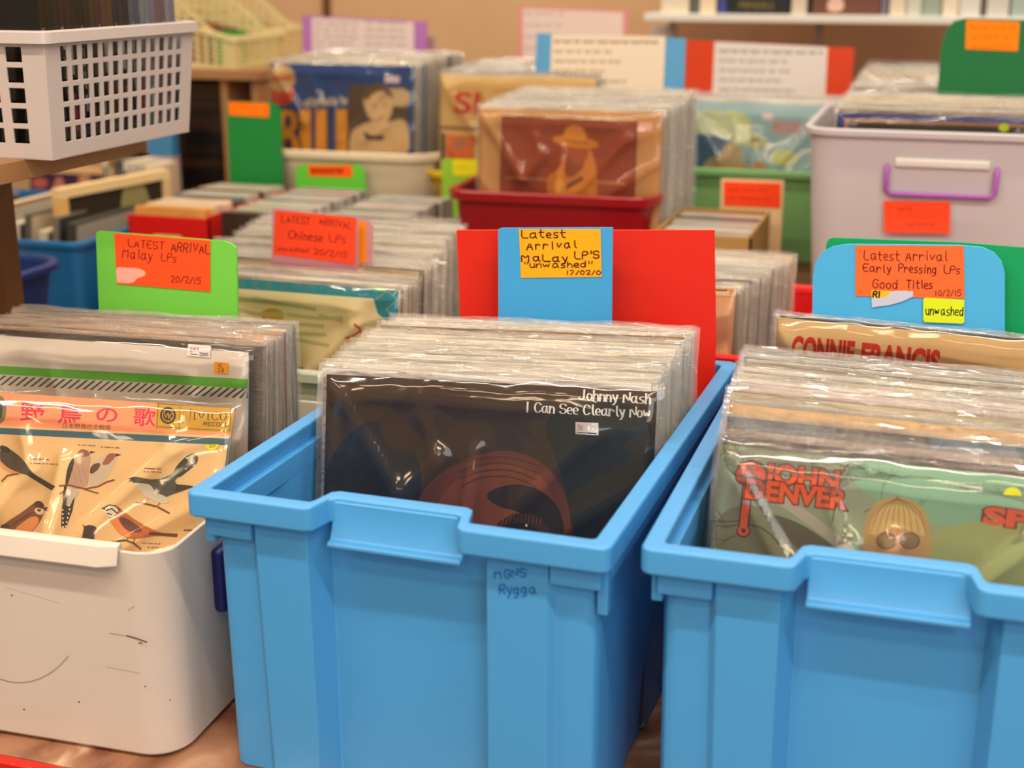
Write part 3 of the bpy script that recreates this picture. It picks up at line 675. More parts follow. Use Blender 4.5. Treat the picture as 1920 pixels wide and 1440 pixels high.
# right bin: blue rounded card and green corrugated sheet
M = pose(at_y(1700, 600, 1.492), -3, 1)
def note_ep(s):
    K = (112, 20, 30)
    s.text('Latest', 1620, 487, 1686, 489, 17, 2, K, .2); s.text('Arrival', 1698, 488, 1776, 489, 17, 2, K, .2); s.text('Early', 1618, 509, 1670, 511, 14, 2.2, K, .2); s.text('Pressing', 1685, 510, 1756, 513, 15, 2.2, K, .2); s.text('LPs', 1770, 512, 1799, 514, 15, 2, K, .2)
    s.text('Good', 1636, 540, 1684, 542, 16, 2, K, .2); s.text('Titles', 1700, 540, 1748, 541, 15, 2.2, K, .2); s.text('10/2/15', 1753, 555, 1802, 555, 11, 1.6, K, .2)
def note_torn(s): s.poly([(1634, 544), (1676, 546), (1660, 560), (1634, 558)], (255, 196, 30)); s.text('Ri', 1637, 557, 1650, 558, 11, 3, (30, 20, 14), .1); s.smooth([(1662, 556), (1670, 548), (1712, 546), (1712, 556), (1690, 566), (1668, 572), (1635, 576), (1634, 562)], (206, 206, 232), 0)
def note_un(s): s.text('unwashed', 1736, 590, 1807, 592, 16, 2, (20, 24, 30), .2)
card('divider_card', M, [(1521, 640), (1523, 600), (1524, 520), (1529, 492), (1542, 472), (1562, 462), (1590, 458), (1800, 460), (1842, 464), (1864, 474), (1878, 490), (1884, 512), (1884, 680), (1521, 680)], (78, 182, 240), .004, label='rounded sky blue divider card with an Early Pressing LPs note',
     notes=[([(1604, 460), (1807, 461), (1809, 560), (1604, 555)], (255, 112, 56), note_ep), ([(1634, 544), (1676, 546), (1700, 545), (1712, 552), (1690, 566), (1660, 572), (1635, 577)], (206, 206, 232), note_torn), ([(1734, 558), (1808, 562), (1808, 604), (1804, 607), (1734, 604), (1731, 600), (1731, 562)], (222, 240, 40), note_un)])
M = pose(at_y(1750, 600, 1.508), -3, 1)
def ribs(s):
    for x in range(1560, 2020, 6): s.poly([(x, 440), (x + 2, 440), (x + 2, 700), (x, 700)], (4, 146, 86), False)
card('divider_sheet', M, [(1549, 458), (1553, 449), (1562, 446), (1800, 455), (1990, 470), (1990, 700), (1549, 700)], (8, 160, 96), .004, label='green corrugated divider sheet behind the rounded blue card', art=None)

# ------------------------------------------------------------------ second row: records with a teal-bordered cover
MCH = front_pose((750, 545), .374, -1.5, 9, True)
a = Art(MCH); a.clamp = (-CW, CW, 0, LPW); a.rect(100, 400, 900, 1200, (240, 216, 170)); TL = (30, 132, 152)
a.poly([(100, 498), (445, 520), (748, 537), (748, 640), (728, 640), (722, 600), (708, 588), (700, 560), (445, 541), (100, 520)], TL)
for k in range(24):
    x = 446 + k * 26; y = 519 + (x - 446) * .056
    if x < 722: a.stroke([(x, y + 1), (x + 13, y + 10), (x, y + 20)], 1.4, (176, 176, 96), False); a.stroke([(x + 13, y + 1), (x, y + 10), (x + 13, y + 20)], 1.4, (176, 176, 96), False)
a.n += 1
a.stroke([(704, 562), (725, 545), (746, 562), (724, 580), (746, 600), (730, 620)], 1.4, (176, 176, 96)); a.ell(713, 546, 10, 7, (30, 210, 90), 0, 180, 360); a.ell(511, 592, 22, 14, (214, 160, 40))
for p in ([(445, 562), (520, 568), (590, 580)], [(540, 590), (600, 598), (640, 596)], [(545, 606), (605, 612)], [(445, 580), (480, 590), (530, 590)], [(560, 625), (610, 628)], [(550, 636), (615, 648)], [(600, 592), (640, 602)]): a.stroke(chaikin(p), 7, (196, 184, 136))
a.stroke([(665, 609), (675, 616), (676, 622)], 5, (196, 60, 30)); a.stroke([(676, 620), (662, 630), (648, 634)], 4, (196, 60, 30)); a.ell(564, 697, 9, 9, (40, 34, 30)); a.ell(561, 706, 6, 4, (170, 40, 30))
front_lp(MCH, a, (224, 204, 160), 'cream record cover with a teal lattice border and red brush mark', None, None, True, ())
tA = topl(MCH) + Vector((0, .008, .002)); tB = topl(front_pose((782, 521), .372, -1, 4, True))
stack(7, tA, tB, (-1.5, -1), 9, 6, 'record in a clear sleeve behind the teal-bordered cover, before the pink tabs', 'records before the pink divider tabs', 0, .1)
def note_ch(s):
    K = (120, 24, 24)
    s.text('LATEST', 528, 416, 580, 421, 13, 1.5, K, .2); s.text('ARRIVAL', 598, 421, 660, 430, 13, 1.5, K, .2); s.text('Chinese', 541, 447, 604, 453, 15, 1.8, K, .2); s.text('LPs', 617, 453, 647, 457, 15, 1.6, K, .2); s.text('unwashed', 518, 470, 579, 473, 8, 1.2, K, .2); s.text('20/2/15', 588, 477, 650, 484, 11, 1.6, K, .2)
M = pose(at_y(585, 500, 1.62), -1, 5)
card('divider_tab', M, [(512, 390), (672, 410), (670, 560), (503, 560), (510, 394)], (0, 0, 0), .002, label='pink clear divider tab with a red Chinese LPs note', mat=FILM_PINK, notes=[([(516, 395), (668, 408), (664, 496), (512, 477)], (255, 76, 40), note_ch)])
M = pose(at_y(680, 505, 1.636), -1, 5)
card('divider_tab', M, [(640, 408), (690, 412), (699, 424), (699, 560), (640, 560)], (0, 0, 0), .002, label='pink divider tab with a plain orange strip, behind the red note', mat=FILM_PINK, notes=[([(664, 414), (686, 416), (687, 498), (664, 496)], (255, 146, 20), None)])
tA = at_h(460, 487, .372); tA = topl(front_pose((796, 512), .372, -1, 6, True)); tB = topl(front_pose((862, 418), .369, 0, 4, True))
thick = [(226, 190, 140), (60, 50, 46), (224, 186, 140)]
stack(34, tA + Vector((-.005, 0, 0)), tB, (-1, 1), 6, 2, 'record in a shiny clear sleeve behind the pink divider tabs', 'records behind the pink divider tabs', 0, .06, jx=.006, first=thick)
tub('storage_bin', pose((-.775, 1.43, TZ), 0), .38, .6, .235, plastic('grey_green_plastic', (186, 190, 170), .4), .012, .03, label='pale grey-green bin holding the teal-bordered record')
# middle stack in a red bin
MM = front_pose((1380, 542), .374, -1, 8, True)
a = Art(MM); a.clamp = (-CW, CW, 0, LPW); a.rect(700, 400, 1500, 1200, (232, 186, 140)); a.stroke([(1300, 541), (1374, 544)], 1.4, (60, 40, 30)); a.stroke([(1300, 554), (1374, 557)], 1.2, (90, 60, 40)); a.ell(1372, 549, 4, 4, (90, 60, 40)); a.ell(1372, 549, 2.6, 2.6, (232, 186, 140)); a.text('------', 1320, 549, 1362, 550, 10, 3, (60, 40, 30), 0)
front_lp(MM, a, (206, 150, 90), 'tan record cover just beside the red divider sheet', None, None, True, ())
tA = topl(MM) + Vector((.004, .008, .0)); tB = topl(front_pose((1490, 482), .37, 0, 3, True))
stack(26, tA, tB, (-1, 0), 8, 3, 'record in a clear sleeve packed behind the tan cover in the red bin', 'records in the red bin behind the tan cover', 0, .1)
tub('storage_bin', pose((-.352, 1.585, TZ), 0), .40, .40, .252, plastic('red_plastic', (214, 20, 24), .35), .01, .02, label='red bin behind the two front blue bins')
tub('storage_bin', pose((.02, 1.60, TZ), 0), .30, .40, .24, _m['red_plastic'], .01, .02, label='red bin showing between tan records and rounded blue card')

# ------------------------------------------------------------------ tables
WOOD = plastic('pale_wood', (176, 128, 84), .5, .4, .1, 30, var=.2); DWOOD = plastic('brown_wood', (120, 76, 44), .5, .4, .1, 30, var=.2)
def marble():
    m = plastic('marbled_sheet', (150, 110, 90), .35, .5); n = m.node_tree; N = n.nodes.new; L = n.links.new
    tc = N('ShaderNodeTexCoord'); t = N('ShaderNodeTexNoise'); t.inputs['Scale'].default_value = 6; t.inputs['Detail'].default_value = 8; t.inputs['Distortion'].default_value = 2.2
    r = N('ShaderNodeValToRGB'); e = r.color_ramp.elements; e[0].position = .3; e[0].color = c4((110, 62, 44)); e[1].position = .72; e[1].color = c4((226, 200, 176))
    q = r.color_ramp.elements.new(.52); q.color = c4((164, 118, 90)); L(tc.outputs['Object'], t.inputs['Vector']); L(t.outputs['Fac'], r.inputs[0]); L(r.outputs[0], n.nodes['Principled BSDF'].inputs['Base Color']); return m
T = MB().box(-2.4, 1.2, .930, 3.9, .70, .72).build('display_table', marble(), None, None, .001); tag(T, 'long table with a marbled brown top and a red front edge', 'table')
MB().box(-2.4, 1.2, .918, .930, .664, .7195).build('edge_strip', plastic('red_edge', (206, 28, 12), .3), T, None, .002)
for x in (-2.35, 1.1):
    for y in (1.0, 3.8): MB().box(x, x + .05, y, y + .05, 0, .70).build('leg', DWOOD, T)
PL = MB().box(-1.43, 1.1, 2.13, 3.75, .72, RZ).build('riser_box', DWOOD, None, None, .002); tag(PL, 'low brown wooden riser carrying the rear bins', 'riser')
FL = MB().box(-4, 4, -2.5, 4.6, -.05, 0).build('floor', plastic('grey_floor', (120, 112, 104), .5)); FL['kind'] = 'structure'
WM = plastic('beige_wall', (226, 186, 142), .7, .2, .04, 10, var=.05)
o = MB().box(-4, 4, 4.3, 4.4, 0, 3).build('wall_back', WM); o['kind'] = 'structure'
o = MB().box(-4.1, -4, -2.5, 4.4, 0, 3).build('wall_left', WM); o['kind'] = 'structure'
A = at_y(612, 15, 4.29); o = MB().box(A.x - .012, A.x + .012, 4.285, 4.3, 1.0, 2.6).build('trim_1', DWOOD); o['kind'] = 'structure'

# ------------------------------------------------------------------ back row
# country LP in dark red bin
DR = plastic('dark_red_plastic', (150, 14, 24), .32)
mk = pose((-.633, 2.235, RZ), 2); D = tub('storage_bin', mk, .345, .34, .182, DR, .015, .03, .012, .016, label='dark red bin holding the record with a brown wooden picture')
MB().tube([(.170, .12, .155), (.190, .12, .11), (.190, .13, .095), (.190, .27, .095), (.190, .28, .11), (.170, .28, .155)], .005).build('wire_handle', plastic('grey_wire', (150, 146, 138), .3, metal=.4), D, Matrix.Identity(4))
MK = front_pose((899, 203), .229, 3, 4); a = Art(MK); a.clamp = (-CW, CW, 0, LPW); a.rect(800, 100, 1400, 700, (206, 152, 92))
a.poly([(941, 216), (1196, 228), (1190, 380), (936, 380)], (122, 56, 26)); a.poly([(945, 222), (1192, 232), (1187, 380), (940, 380)], (160, 66, 20))
for y in (240, 262, 285, 308): a.stroke([(944, y), (1188, y + 10)], 1.2, (120, 50, 20))
a.stroke([(950, 333), (1170, 344)], 5, (196, 132, 84))
FIG = (214, 132, 40)
a.smooth([(1026, 378), (1026, 330), (1040, 322), (1052, 312), (1058, 290), (1066, 268), (1090, 262), (1108, 280), (1118, 310), (1120, 345), (1118, 378)], FIG, 2); a.smooth([(1058, 300), (1072, 275), (1092, 285), (1098, 310), (1080, 330), (1060, 335)], (150, 70, 30), 2)
a.ell(1084, 285, 20, 24, (176, 84, 36)); a.ell(1079, 266, 44, 11, (216, 138, 40), 8); a.smooth([(1056, 266), (1058, 242), (1072, 234), (1094, 238), (1104, 268)], (230, 152, 48), 2); a.stroke([(1060, 262), (1082, 267), (1102, 268)], 3, (150, 84, 28)); a.stroke([(1040, 365), (1075, 352), (1105, 358)], 14, (222, 142, 50)); a.stroke([(1036, 345), (1060, 352), (1090, 335)], 8, (120, 60, 24)); a.ell(1048, 348, 14, 12, (232, 160, 60))
for p in ((913, 228), (1150, 222), (1212, 320)): a.ell(*p, 2, 2, (150, 90, 40))
def st_k(s): s.poly([(1196, 230), (1223, 231), (1222, 246), (1195, 245)], (240, 190, 176))
front_lp(MK, a, (206, 160, 100), 'tan record cover with a dark wood picture of a person in a hat', None, None, True, [st_k])
tA = topl(MK) + Vector((0, .008, .004)); tB = tA + Vector((.01, .23, .012))
stack(26, tA, tB, (3, 3), 4, 1, 'record in a clear sleeve behind the brown wooden picture cover', 'records in the dark red bin', 0, .2)
def scribble(s, x0, y0, x1, y1, rows, sl=0, col=(110, 100, 96), w=2.6, ragged=.5, bold0=False):
    for r in range(rows):
        y = y0 + (y1 - y0) * r / max(rows - 1, 1); x = x0; e = x0 + (x1 - x0) * (1 if r == 0 and bold0 else random.uniform(ragged, ragged + .2)); ph = random.random() * 6
        while x < e:
            l = random.uniform(6, 20); l = min(l, e - x)
            pts = [(x + l * k / 6, y + (x - x0) * sl + (2 if k % 2 else -2)) for k in range(7)]
            s.stroke(pts, w * (1.3 if r == 0 and bold0 else 1), col, False); x += l + random.uniform(4, 9)
    s.n += 1
M = pose(at_y(1140, 165, 2.64), 3, 2)
card('list_board', M, [(1006, 62), (1286, 72), (1278, 230), (996, 230)], (90, 160, 208), .004, label='blue card with a white handwritten list behind the dark red bin', notes=[([(1034, 64), (1248, 68), (1242, 200), (1030, 200)], (232, 214, 192), lambda s: scribble(s, 1040, 78, 1236, 152, 5, .01, (120, 96, 76), 2.6, .5, True))])
# cover with big yellow letters
MBI = front_pose((507, 118), .186, -1, 4); a = Art(MBI); a.clamp = (-CW, CW, 0, LPW); a.rect(400, 0, 1000, 500, (26, 70, 132))
YL = (236, 160, 36); PU = (84, 40, 84)
for x0, w in ((562, 22), (592, 22), (630, 22)): a.poly([(x0 - 3, 203), (x0 + w + 2, 203), (x0 + w + 3, 300), (x0 - 3, 300)], PU); a.poly([(x0, 205), (x0 + w - 2, 205), (x0 + w, 300), (x0, 300)], YL)
a.smooth([(520, 203), (548, 203), (562, 215), (562, 240), (552, 250), (566, 262), (566, 300), (520, 300)], PU, 1); a.smooth([(522, 206), (546, 206), (558, 216), (557, 240), (548, 250), (562, 264), (562, 300), (522, 300)], YL, 1); a.ell(540, 228, 6, 12, PU); a.ell(541, 272, 7, 14, PU)
a.text('attribute to', 572, 199, 650, 194, 14, 3.4, (220, 206, 170), .1); a.poly([(655, 158), (766, 164), (764, 300), (650, 300)], (90, 70, 44))
SK = (226, 190, 134); a.smooth([(715, 165), (770, 166), (768, 200), (740, 200), (716, 190)], (220, 190, 140), 1); a.smooth([(655, 290), (656, 245), (680, 232), (700, 228), (730, 230), (755, 220), (768, 240), (768, 300), (655, 300)], SK, 2)
a.smooth([(680, 180), (688, 165), (712, 158), (732, 168), (738, 196), (732, 222), (714, 240), (696, 228), (684, 205)], (230, 194, 140), 2); a.smooth([(676, 178), (690, 158), (716, 156), (734, 172), (738, 190), (722, 170), (700, 172), (688, 190)], (110, 82, 50), 2)
a.smooth([(680, 245), (700, 256), (722, 252), (718, 264), (702, 262), (686, 264)], (70, 46, 28), 1); a.stroke([(696, 222), (706, 226), (718, 220)], 2.4, (150, 100, 60)); a.ell(702, 198, 3, 2, (100, 70, 40)); a.ell(722, 197, 3, 2, (100, 70, 40))
a.ell(527, 148, 27, 28, (200, 160, 90)); a.ell(530, 176, 22, 22, (210, 60, 20)); a.ell(527, 148, 25, 24, (206, 174, 110)); a.stroke([(512, 148), (545, 146)], 9, (214, 100, 40))
def st_b(s): s.poly([(722, 141), (750, 143), (749, 156), (721, 154)], (236, 206, 210))
front_lp(MBI, a, (30, 80, 140), 'blue record cover with tall yellow letters BILL and a smiling man', None, None, True, [st_b])
tA = topl(MBI) + Vector((0, .009, .004)); tB = tA + Vector((.02, .22, .01))
stack(24, tA, tB, (-1, 0), 4, 1, 'record in a clear sleeve behind the blue BILL cover', 'records in the cream tub behind the BILL cover', 0, .3)
CREAM = plastic('cream_plastic', (226, 208, 176), .4)
MB().box(-1.36, -.94, 2.55, 3.0, RZ, RZ + .035).build('wooden_board', WOOD); tag(bpy.data.objects['wooden_board'], 'small wooden board under the cream tub', 'board')
tub('storage_tub', pose((-1.15, 2.555, RZ + .036), 0), .375, .36, .158, CREAM, .022, .07, .012, .014, label='cream rounded tub holding the blue BILL record')
M = pose(at_y(690, 100, 3.02), -1, 2)
card('list_board', M, [(566, 29), (800, 40), (798, 130), (568, 130)], (186, 120, 190), .004, label='purple card with a white handwritten list behind the BILL records', notes=[([(584, 33), (776, 42), (776, 120), (586, 120)], (234, 214, 208), lambda s: (scribble(s, 590, 44, 680, 92, 5, .03, (130, 110, 120), 2, .7), scribble(s, 686, 42, 772, 96, 5, .03, (120, 110, 130), 2, .7)))])
card('paper_sheet', pose(at_y(800, 110, 3.05), -1, 2), [(780, 66), (816, 70), (815, 140), (780, 140)], (190, 160, 150), .001, label='small mauve sheet peeping out beside the purple card', cat='paper')
# cover with red S letters in a yellow tub
MS = front_pose((826, 140), .20, -1, 4); a = Art(MS); a.clamp = (-CW, CW, 0, LPW); a.rect(700, 50, 1300, 600, (222, 184, 112)); a.font('SI', 850, 211, 900, 213, 40, (206, 62, 30), .03); a.poly([(820, 236), (1000, 244), (1000, 250), (820, 242)], (130, 84, 50))
a.poly([(828, 248), (836, 248), (834, 300), (826, 300)], (96, 60, 30)); a.poly([(838, 252), (890, 256), (888, 300), (836, 296)], (236, 120, 40)); a.poly([(848, 262), (876, 258), (872, 276), (850, 282)], (190, 130, 90))
front_lp(MS, a, (214, 180, 120), 'straw-coloured record cover with big red letters, half hidden', None, None, True, ())
tA = topl(MS) + Vector((0, .009, .004)); tB = tA + Vector((.02, .22, .012)); stack(20, tA, tB, (-1, -1), 4, 1, 'record in a clear sleeve behind the red-lettered straw cover', 'records in the yellow tub', 0, .15)
YT = tub('storage_tub', pose((-.808, 2.585, RZ), 0), .36, .34, .16, plastic('yellow_plastic', (232, 196, 10), .4), .03, .03, label='yellow tub holding the straw-coloured record')
card('divider_card', pose(at_y(865, 350, 2.572), 0, 0), [(828, 298), (932, 300), (932, 358), (830, 358)], (150, 206, 60), .002, label='light green card on the front of the yellow tub', notes=[([(848, 298), (896, 300), (896, 330), (850, 330)], (240, 226, 30), lambda s: scribble(s, 856, 314, 884, 314, 1, 0, (170, 160, 30), 1.6))])
tub('storage_tub', pose((-1.0, 2.50, RZ), 0), .05, .09, .085, nav, .004, .008, .002, .006, label='small dark navy tub beside the cream tub')
M = pose(at_y(1080, 100, 3.2), -1, 2)
card('list_board', M, [(972, 12), (1178, 20), (1176, 160), (972, 160)], (232, 150, 150), .003, label='pink-edged sheet with a faint handwritten list by the wall', notes=[([(980, 16), (1168, 24), (1168, 150), (980, 150)], (238, 216, 206), lambda s: scribble(s, 984, 26, 1080, 90, 4, 0, (170, 150, 160), 2.2, .6))])
# green milky box with cowboy-hat cover
MW = front_pose((1287, 190), .255, -1, 14); a = Art(MW); a.clamp = (-CW, CW, 0, LPW); a.rect(1100, 100, 1700, 600, (146, 178, 182))
a.smooth([(1280, 300), (1284, 250), (1320, 245), (1370, 265), (1380, 300), (1340, 345), (1280, 345)], (62, 96, 124), 2); a.smooth([(1310, 345), (1320, 300), (1350, 290), (1380, 290), (1400, 310), (1440, 345)], (196, 170, 112), 2); a.smooth([(1350, 300), (1356, 268), (1386, 268), (1392, 300), (1372, 320)], (190, 164, 116), 2)
a.smooth([(1284, 250), (1296, 220), (1320, 204), (1370, 212), (1400, 240), (1432, 262), (1440, 272), (1420, 280), (1380, 268), (1340, 252)], (206, 212, 170), 2); a.smooth([(1350, 206), (1390, 210), (1410, 226), (1404, 246), (1380, 230)], (196, 200, 136), 2); a.ell(1420, 268, 16, 11, (200, 190, 130)); a.ell(1418, 262, 10, 6, (150, 130, 80))
a.smooth([(1396, 345), (1410, 305), (1426, 300), (1440, 320), (1470, 345)], (186, 150, 70), 2); a.stroke([(1302, 252), (1306, 300), (1304, 340)], 4, (140, 176, 176)); a.text('ROSE', 1450, 246, 1500, 250, 18, 5, (206, 140, 130), 0); a.ell(1470, 296, 26, 14, (190, 196, 110))
def st_w(s): s.poly([(1430, 212), (1450, 214), (1449, 226), (1429, 224)], (240, 216, 216))
front_lp(MW, a, (150, 180, 190), 'pale blue record cover with a face under a wide cream hat', None, None, True, [st_w])
tA = topl(MW) + Vector((0, .012, .004)); tB = tA + Vector((.01, .10, .004)); stack(10, tA, tB, (-1, 0), 16, 6, 'record in a clear sleeve behind the wide-hat cover', 'records in the green box', 0, .15)
GT = tub('storage_box', pose((-.325, 2.655, RZ), 0), .345, .36, .178, plastic('green_milky', (132, 186, 118), .35, trans=.15), .008, .02, label='light green translucent box holding the wide-hat record', cat='box')
M = pose(at_y(1445, 180, 3.03), -1, 1)
card('list_board', M, [(1288, 75), (1602, 90), (1592, 215), (1282, 215)], (222, 66, 20), .004, label='red card with a white handwritten list behind the wide-hat cover', notes=[([(1340, 78), (1552, 88), (1546, 212), (1334, 210)], (232, 222, 216), lambda s: scribble(s, 1350, 96, 1540, 168, 5, .02, (110, 104, 110), 2.6, .55, True))])
# cardboard box with CDs
CB = plastic('corrugated_cardboard', (176, 140, 84), .8, .1, .1, 60)
MBX = pose((-.365, 2.20, RZ), 0)
b = MB().box(-.078, -.074, 0, .23, 0, .138).box(.074, .078, 0, .23, 0, .138).box(-.078, .078, 0, .004, 0, .132).box(-.078, .078, .226, .23, 0, .138).box(-.078, .078, 0, .23, 0, .004)
tag(b.build('cardboard_box', CB, None, MBX), 'small cardboard box packed with discs beside the dark red bin', 'box')
MB().box(-.078, -.02, -.001, 0, .03, .126).build('orange_panel', plastic('orange_print', (206, 140, 40), .6), bpy.data.objects['cardboard_box'], Matrix.Identity(4))
def cdmesh():
    b = MB().box(-.071, .071, 0, .0098, 0, .1245); me = mesh('compact_disc_case', b.v, b.f); me.materials.append(CASE); return me
CDM = cdmesh()
GREY = [(214, 206, 190), (196, 192, 182), (180, 178, 172), (226, 216, 196), (160, 158, 150), (206, 190, 160), (230, 200, 190), (120, 116, 110), (90, 80, 74)]
def cds(n, x, y0, y1, z, label, group, lean=0, seq=None, M=None):
    for i in range(n):
        y = y0 + (y1 - y0) * i / max(n - 1, 1); q = pose((x + random.uniform(-.002, .002), y, z + random.uniform(-.0005, .003)), random.uniform(-.6, .6), lean)
        o = link('compact_disc_case', CDM, None, None, q if M is None else M @ q); col = random.choice(GREY) if not seq or i >= len(seq) else seq[i]
        o.color = (*lin(col), 1); tag(o, label, 'disc case', group)
cds(16, -.365, 2.208, 2.40, RZ + .006, 'clear disc case standing in the small cardboard box', 'disc cases in the cardboard box')
M = pose(at_y(1410, 400, 2.47), 0, 2)
o = card('divider_tab', M, [(1352, 334), (1470, 338), (1468, 400), (1352, 400)], (232, 200, 150), .002, label='pale tab with an orange-red note behind the cardboard box', notes=[([(1357, 340), (1464, 344), (1463, 390), (1357, 386)], (255, 72, 26), lambda s: scribble(s, 1366, 356, 1450, 372, 2, .02, (200, 44, 20), 2.4, .8))])
# grey translucent box
MGB = pose((-.204 + .255, 2.14, RZ), .3)
G1 = tub('storage_box', MGB, .51, .42, .316, plastic('grey_milky', (196, 192, 196), .35, .4), .02, .045, .008, .01, label='large milky grey box with a purple handle and orange-red note', cat='box')
PUR = plastic('purple_plastic', (158, 84, 172), .35)
hx0, hx1 = -.135, .02
MB().tube([(hx0, .018, .268), (hx0, .0, .262), (hx0, -.004, .25), (hx0 + .001, -.004, .228), (hx0 + .008, -.004, .223), (hx1 - .008, -.004, .223), (hx1 - .001, -.004, .228), (hx1, -.004, .25), (hx1, .0, .262), (hx1, .018, .268)], .0042, 10).build('handle', PUR, G1, Matrix.Identity(4))
MB().box(hx0 + .01, hx1 - .01, -.002, .012, .262, .276).build('handle_ledge', plastic('clear_ledge', (214, 212, 206), .3), G1, Matrix.Identity(4), .003)
s2 = Art(MGB @ Matrix.Translation((0, -.0, 0))); s2.poly([(1657, 376), (1782, 378), (1781, 438), (1658, 436)], (255, 80, 40)); scribble(s2, 1684, 392, 1730, 392, 1, 0, (190, 50, 40), 2); scribble(s2, 1700, 421, 1760, 422, 1, 0, (150, 40, 40), 2.4, .9)
o = link('paper_note', s2.mesh('paper_note'), PRINT_MATTE, G1); o.matrix_local = Matrix.Translation((0, -.0006, 0))
MP = front_pose((1570, 211), .213, -.5, 0); a = Art(MP); a.clamp = (-CW, CW, 0, LPW); a.rect(1400, 100, 2200, 700, (54, 56, 120)); a.poly([(1584, 222), (1925, 234), (1925, 500), (1584, 500)], (176, 120, 70)); a.poly([(1589, 228), (1920, 239), (1920, 500), (1589, 500)], (46, 34, 20))
def st_p(s): s.ell(1882, 239, 10, 8, (200, 216, 30))
front_lp(MP, a, (70, 70, 130), 'navy-bordered record cover just showing above the grey box', None, None, True, [st_p])
tA = topl(MP) + Vector((0, .009, .004)); tB = topl(front_pose((1632, 118), .203, -1, 1)); stack(34, tA, tB, (-.5, -1), 3, 1, 'record in a clear sleeve behind the navy-bordered cover in the grey box', 'records in the large grey box', 0, .16)
M = pose(at_y(1850, 105, 2.53), -1, 1)
card('divider_sheet', M, [(1762, 150), (1764, 90), (1772, 60), (1788, 40), (1810, 34), (2000, 40), (2000, 150)], (14, 110, 56), .004, label='dark green rounded divider sheet rising from the grey box', notes=[([(1812, 37), (1912, 41), (1908, 96), (1810, 92)], (255, 134, 8), lambda s: scribble(s, 1824, 52, 1900, 88, 3, 0, (190, 84, 10), 2.4, .8))])

# ------------------------------------------------------------------ disc trays
TR = plastic('red_tray', (206, 20, 16), .35)
def tray(x, y0, y1, label, mat, h=.085, ang=0, n=30, lab2='', grp='', seq=None, z=RZ):
    M = pose((x, y0, z), ang); b = MB(); w = .083; d = y1 - y0
    b.box(-w, w, 0, .005, 0, h + .03).box(-w, -w + .004, 0, d, 0, h + .02).box(w - .004, w, 0, d, 0, h + .034).box(-w, w, d - .004, d, 0, h).box(-w, w, 0, d, 0, .004)
    o = b.build('disc_tray', mat, None, M, .0008); tag(o, label, 'tray')
    cds(n, 0, .012, d - .02, .006, lab2, grp, 0, seq, M); return o
TA = tray(-1.325, 2.17, 2.51, 'red tray of disc cases with a blank label on its front', TR, .088, 0, 28, 'disc case standing in the red tray', 'disc cases in the red tray', [(236, 170, 90)] * 2 + [(232, 196, 120)] + [(236, 208, 180)] * 6)
MB().box(-.03, .025, -.001, 0, .045, .085).build('blank_label', plastic('cream_label', (224, 190, 130), .6), TA, Matrix.Identity(4))
TG = plastic('grey_tray', (176, 174, 160), .4)
tray(-1.14, 2.15, 2.50, 'grey tray of disc cases between the red tray and the cream tub', TG, .06, 0, 28, 'disc case standing in the grey tray', 'disc cases in the grey tray', [(60, 40, 30)])
tray(-.955, 2.17, 2.46, 'grey tray of disc cases before the yellow tub', TG, .06, 0, 23, 'disc case standing before the yellow tub', 'disc cases in the tray before the yellow tub', [(206, 180, 120), (220, 190, 130), (196, 170, 110)])
# green card with orange note, and lime card behind the trays
card('divider_card', pose(at_y(474, 330, 2.53), 2, 2), [(424, 190), (510, 192), (520, 198), (526, 210), (530, 360), (432, 360)], (18, 128, 54), .004, label='dark green upright card with a plain orange note by the disc trays', notes=[([(427, 191), (504, 194), (504, 220), (430, 216)], (255, 120, 12), lambda s: scribble(s, 440, 200, 480, 200, 1, 0, (200, 90, 10), 1.6))])
card('divider_card', pose(at_y(615, 350, 2.535), 0, 2), [(554, 318), (562, 310), (572, 308), (668, 308), (679, 313), (684, 324), (688, 390), (556, 390)], (96, 196, 56), .004, label='lime green card with a dark scribbled orange note before the cream tub', notes=[([(577, 310), (660, 310), (660, 332), (580, 330)], (250, 90, 10), lambda s: scribble(s, 584, 321, 644, 321, 1, 0, (120, 30, 10), 6, .9))])
# dark wooden disc rack
A = at_y(330, 120, 2.95); B_ = at_y(432, 120, 2.95); x0, x1 = A.x - .10, B_.x; zt = at_y(330, 128, 2.95).z
b = MB().box(x0, x1 + .08, 2.93, 3.25, zt - .022, zt).box(x1 - .03, x1 - .012, 2.95, 3.25, RZ, zt - .022).box(x0, x0 + .018, 2.95, 3.25, RZ, zt - .022).box(x0, x1 - .012, 3.235, 3.25, RZ, zt - .022).box(x1 + .05, x1 + .068, 2.95, 3.25, RZ, zt - .022)
RK = b.build('disc_rack', WOOD, None, None, .001); tag(RK, 'wooden disc rack with a dark inside under the cream baskets', 'rack')
BLKC = [(30, 22, 18), (44, 32, 26), (26, 24, 26), (60, 40, 28)]
n = int((zt - .03 - RZ) / .0115)
for i in range(n):
    o = link('compact_disc_case', CDM, None, None, Matrix.Translation((x1 - .115, 3.0, RZ + .012 + i * .0112)) @ Matrix.Rotation(R(-90), 4, 'X')); o.color = (*lin(random.choice(BLKC)), 1); tag(o, 'dark disc case lying in the wooden rack', 'disc case', 'dark disc cases stacked in the wooden rack')

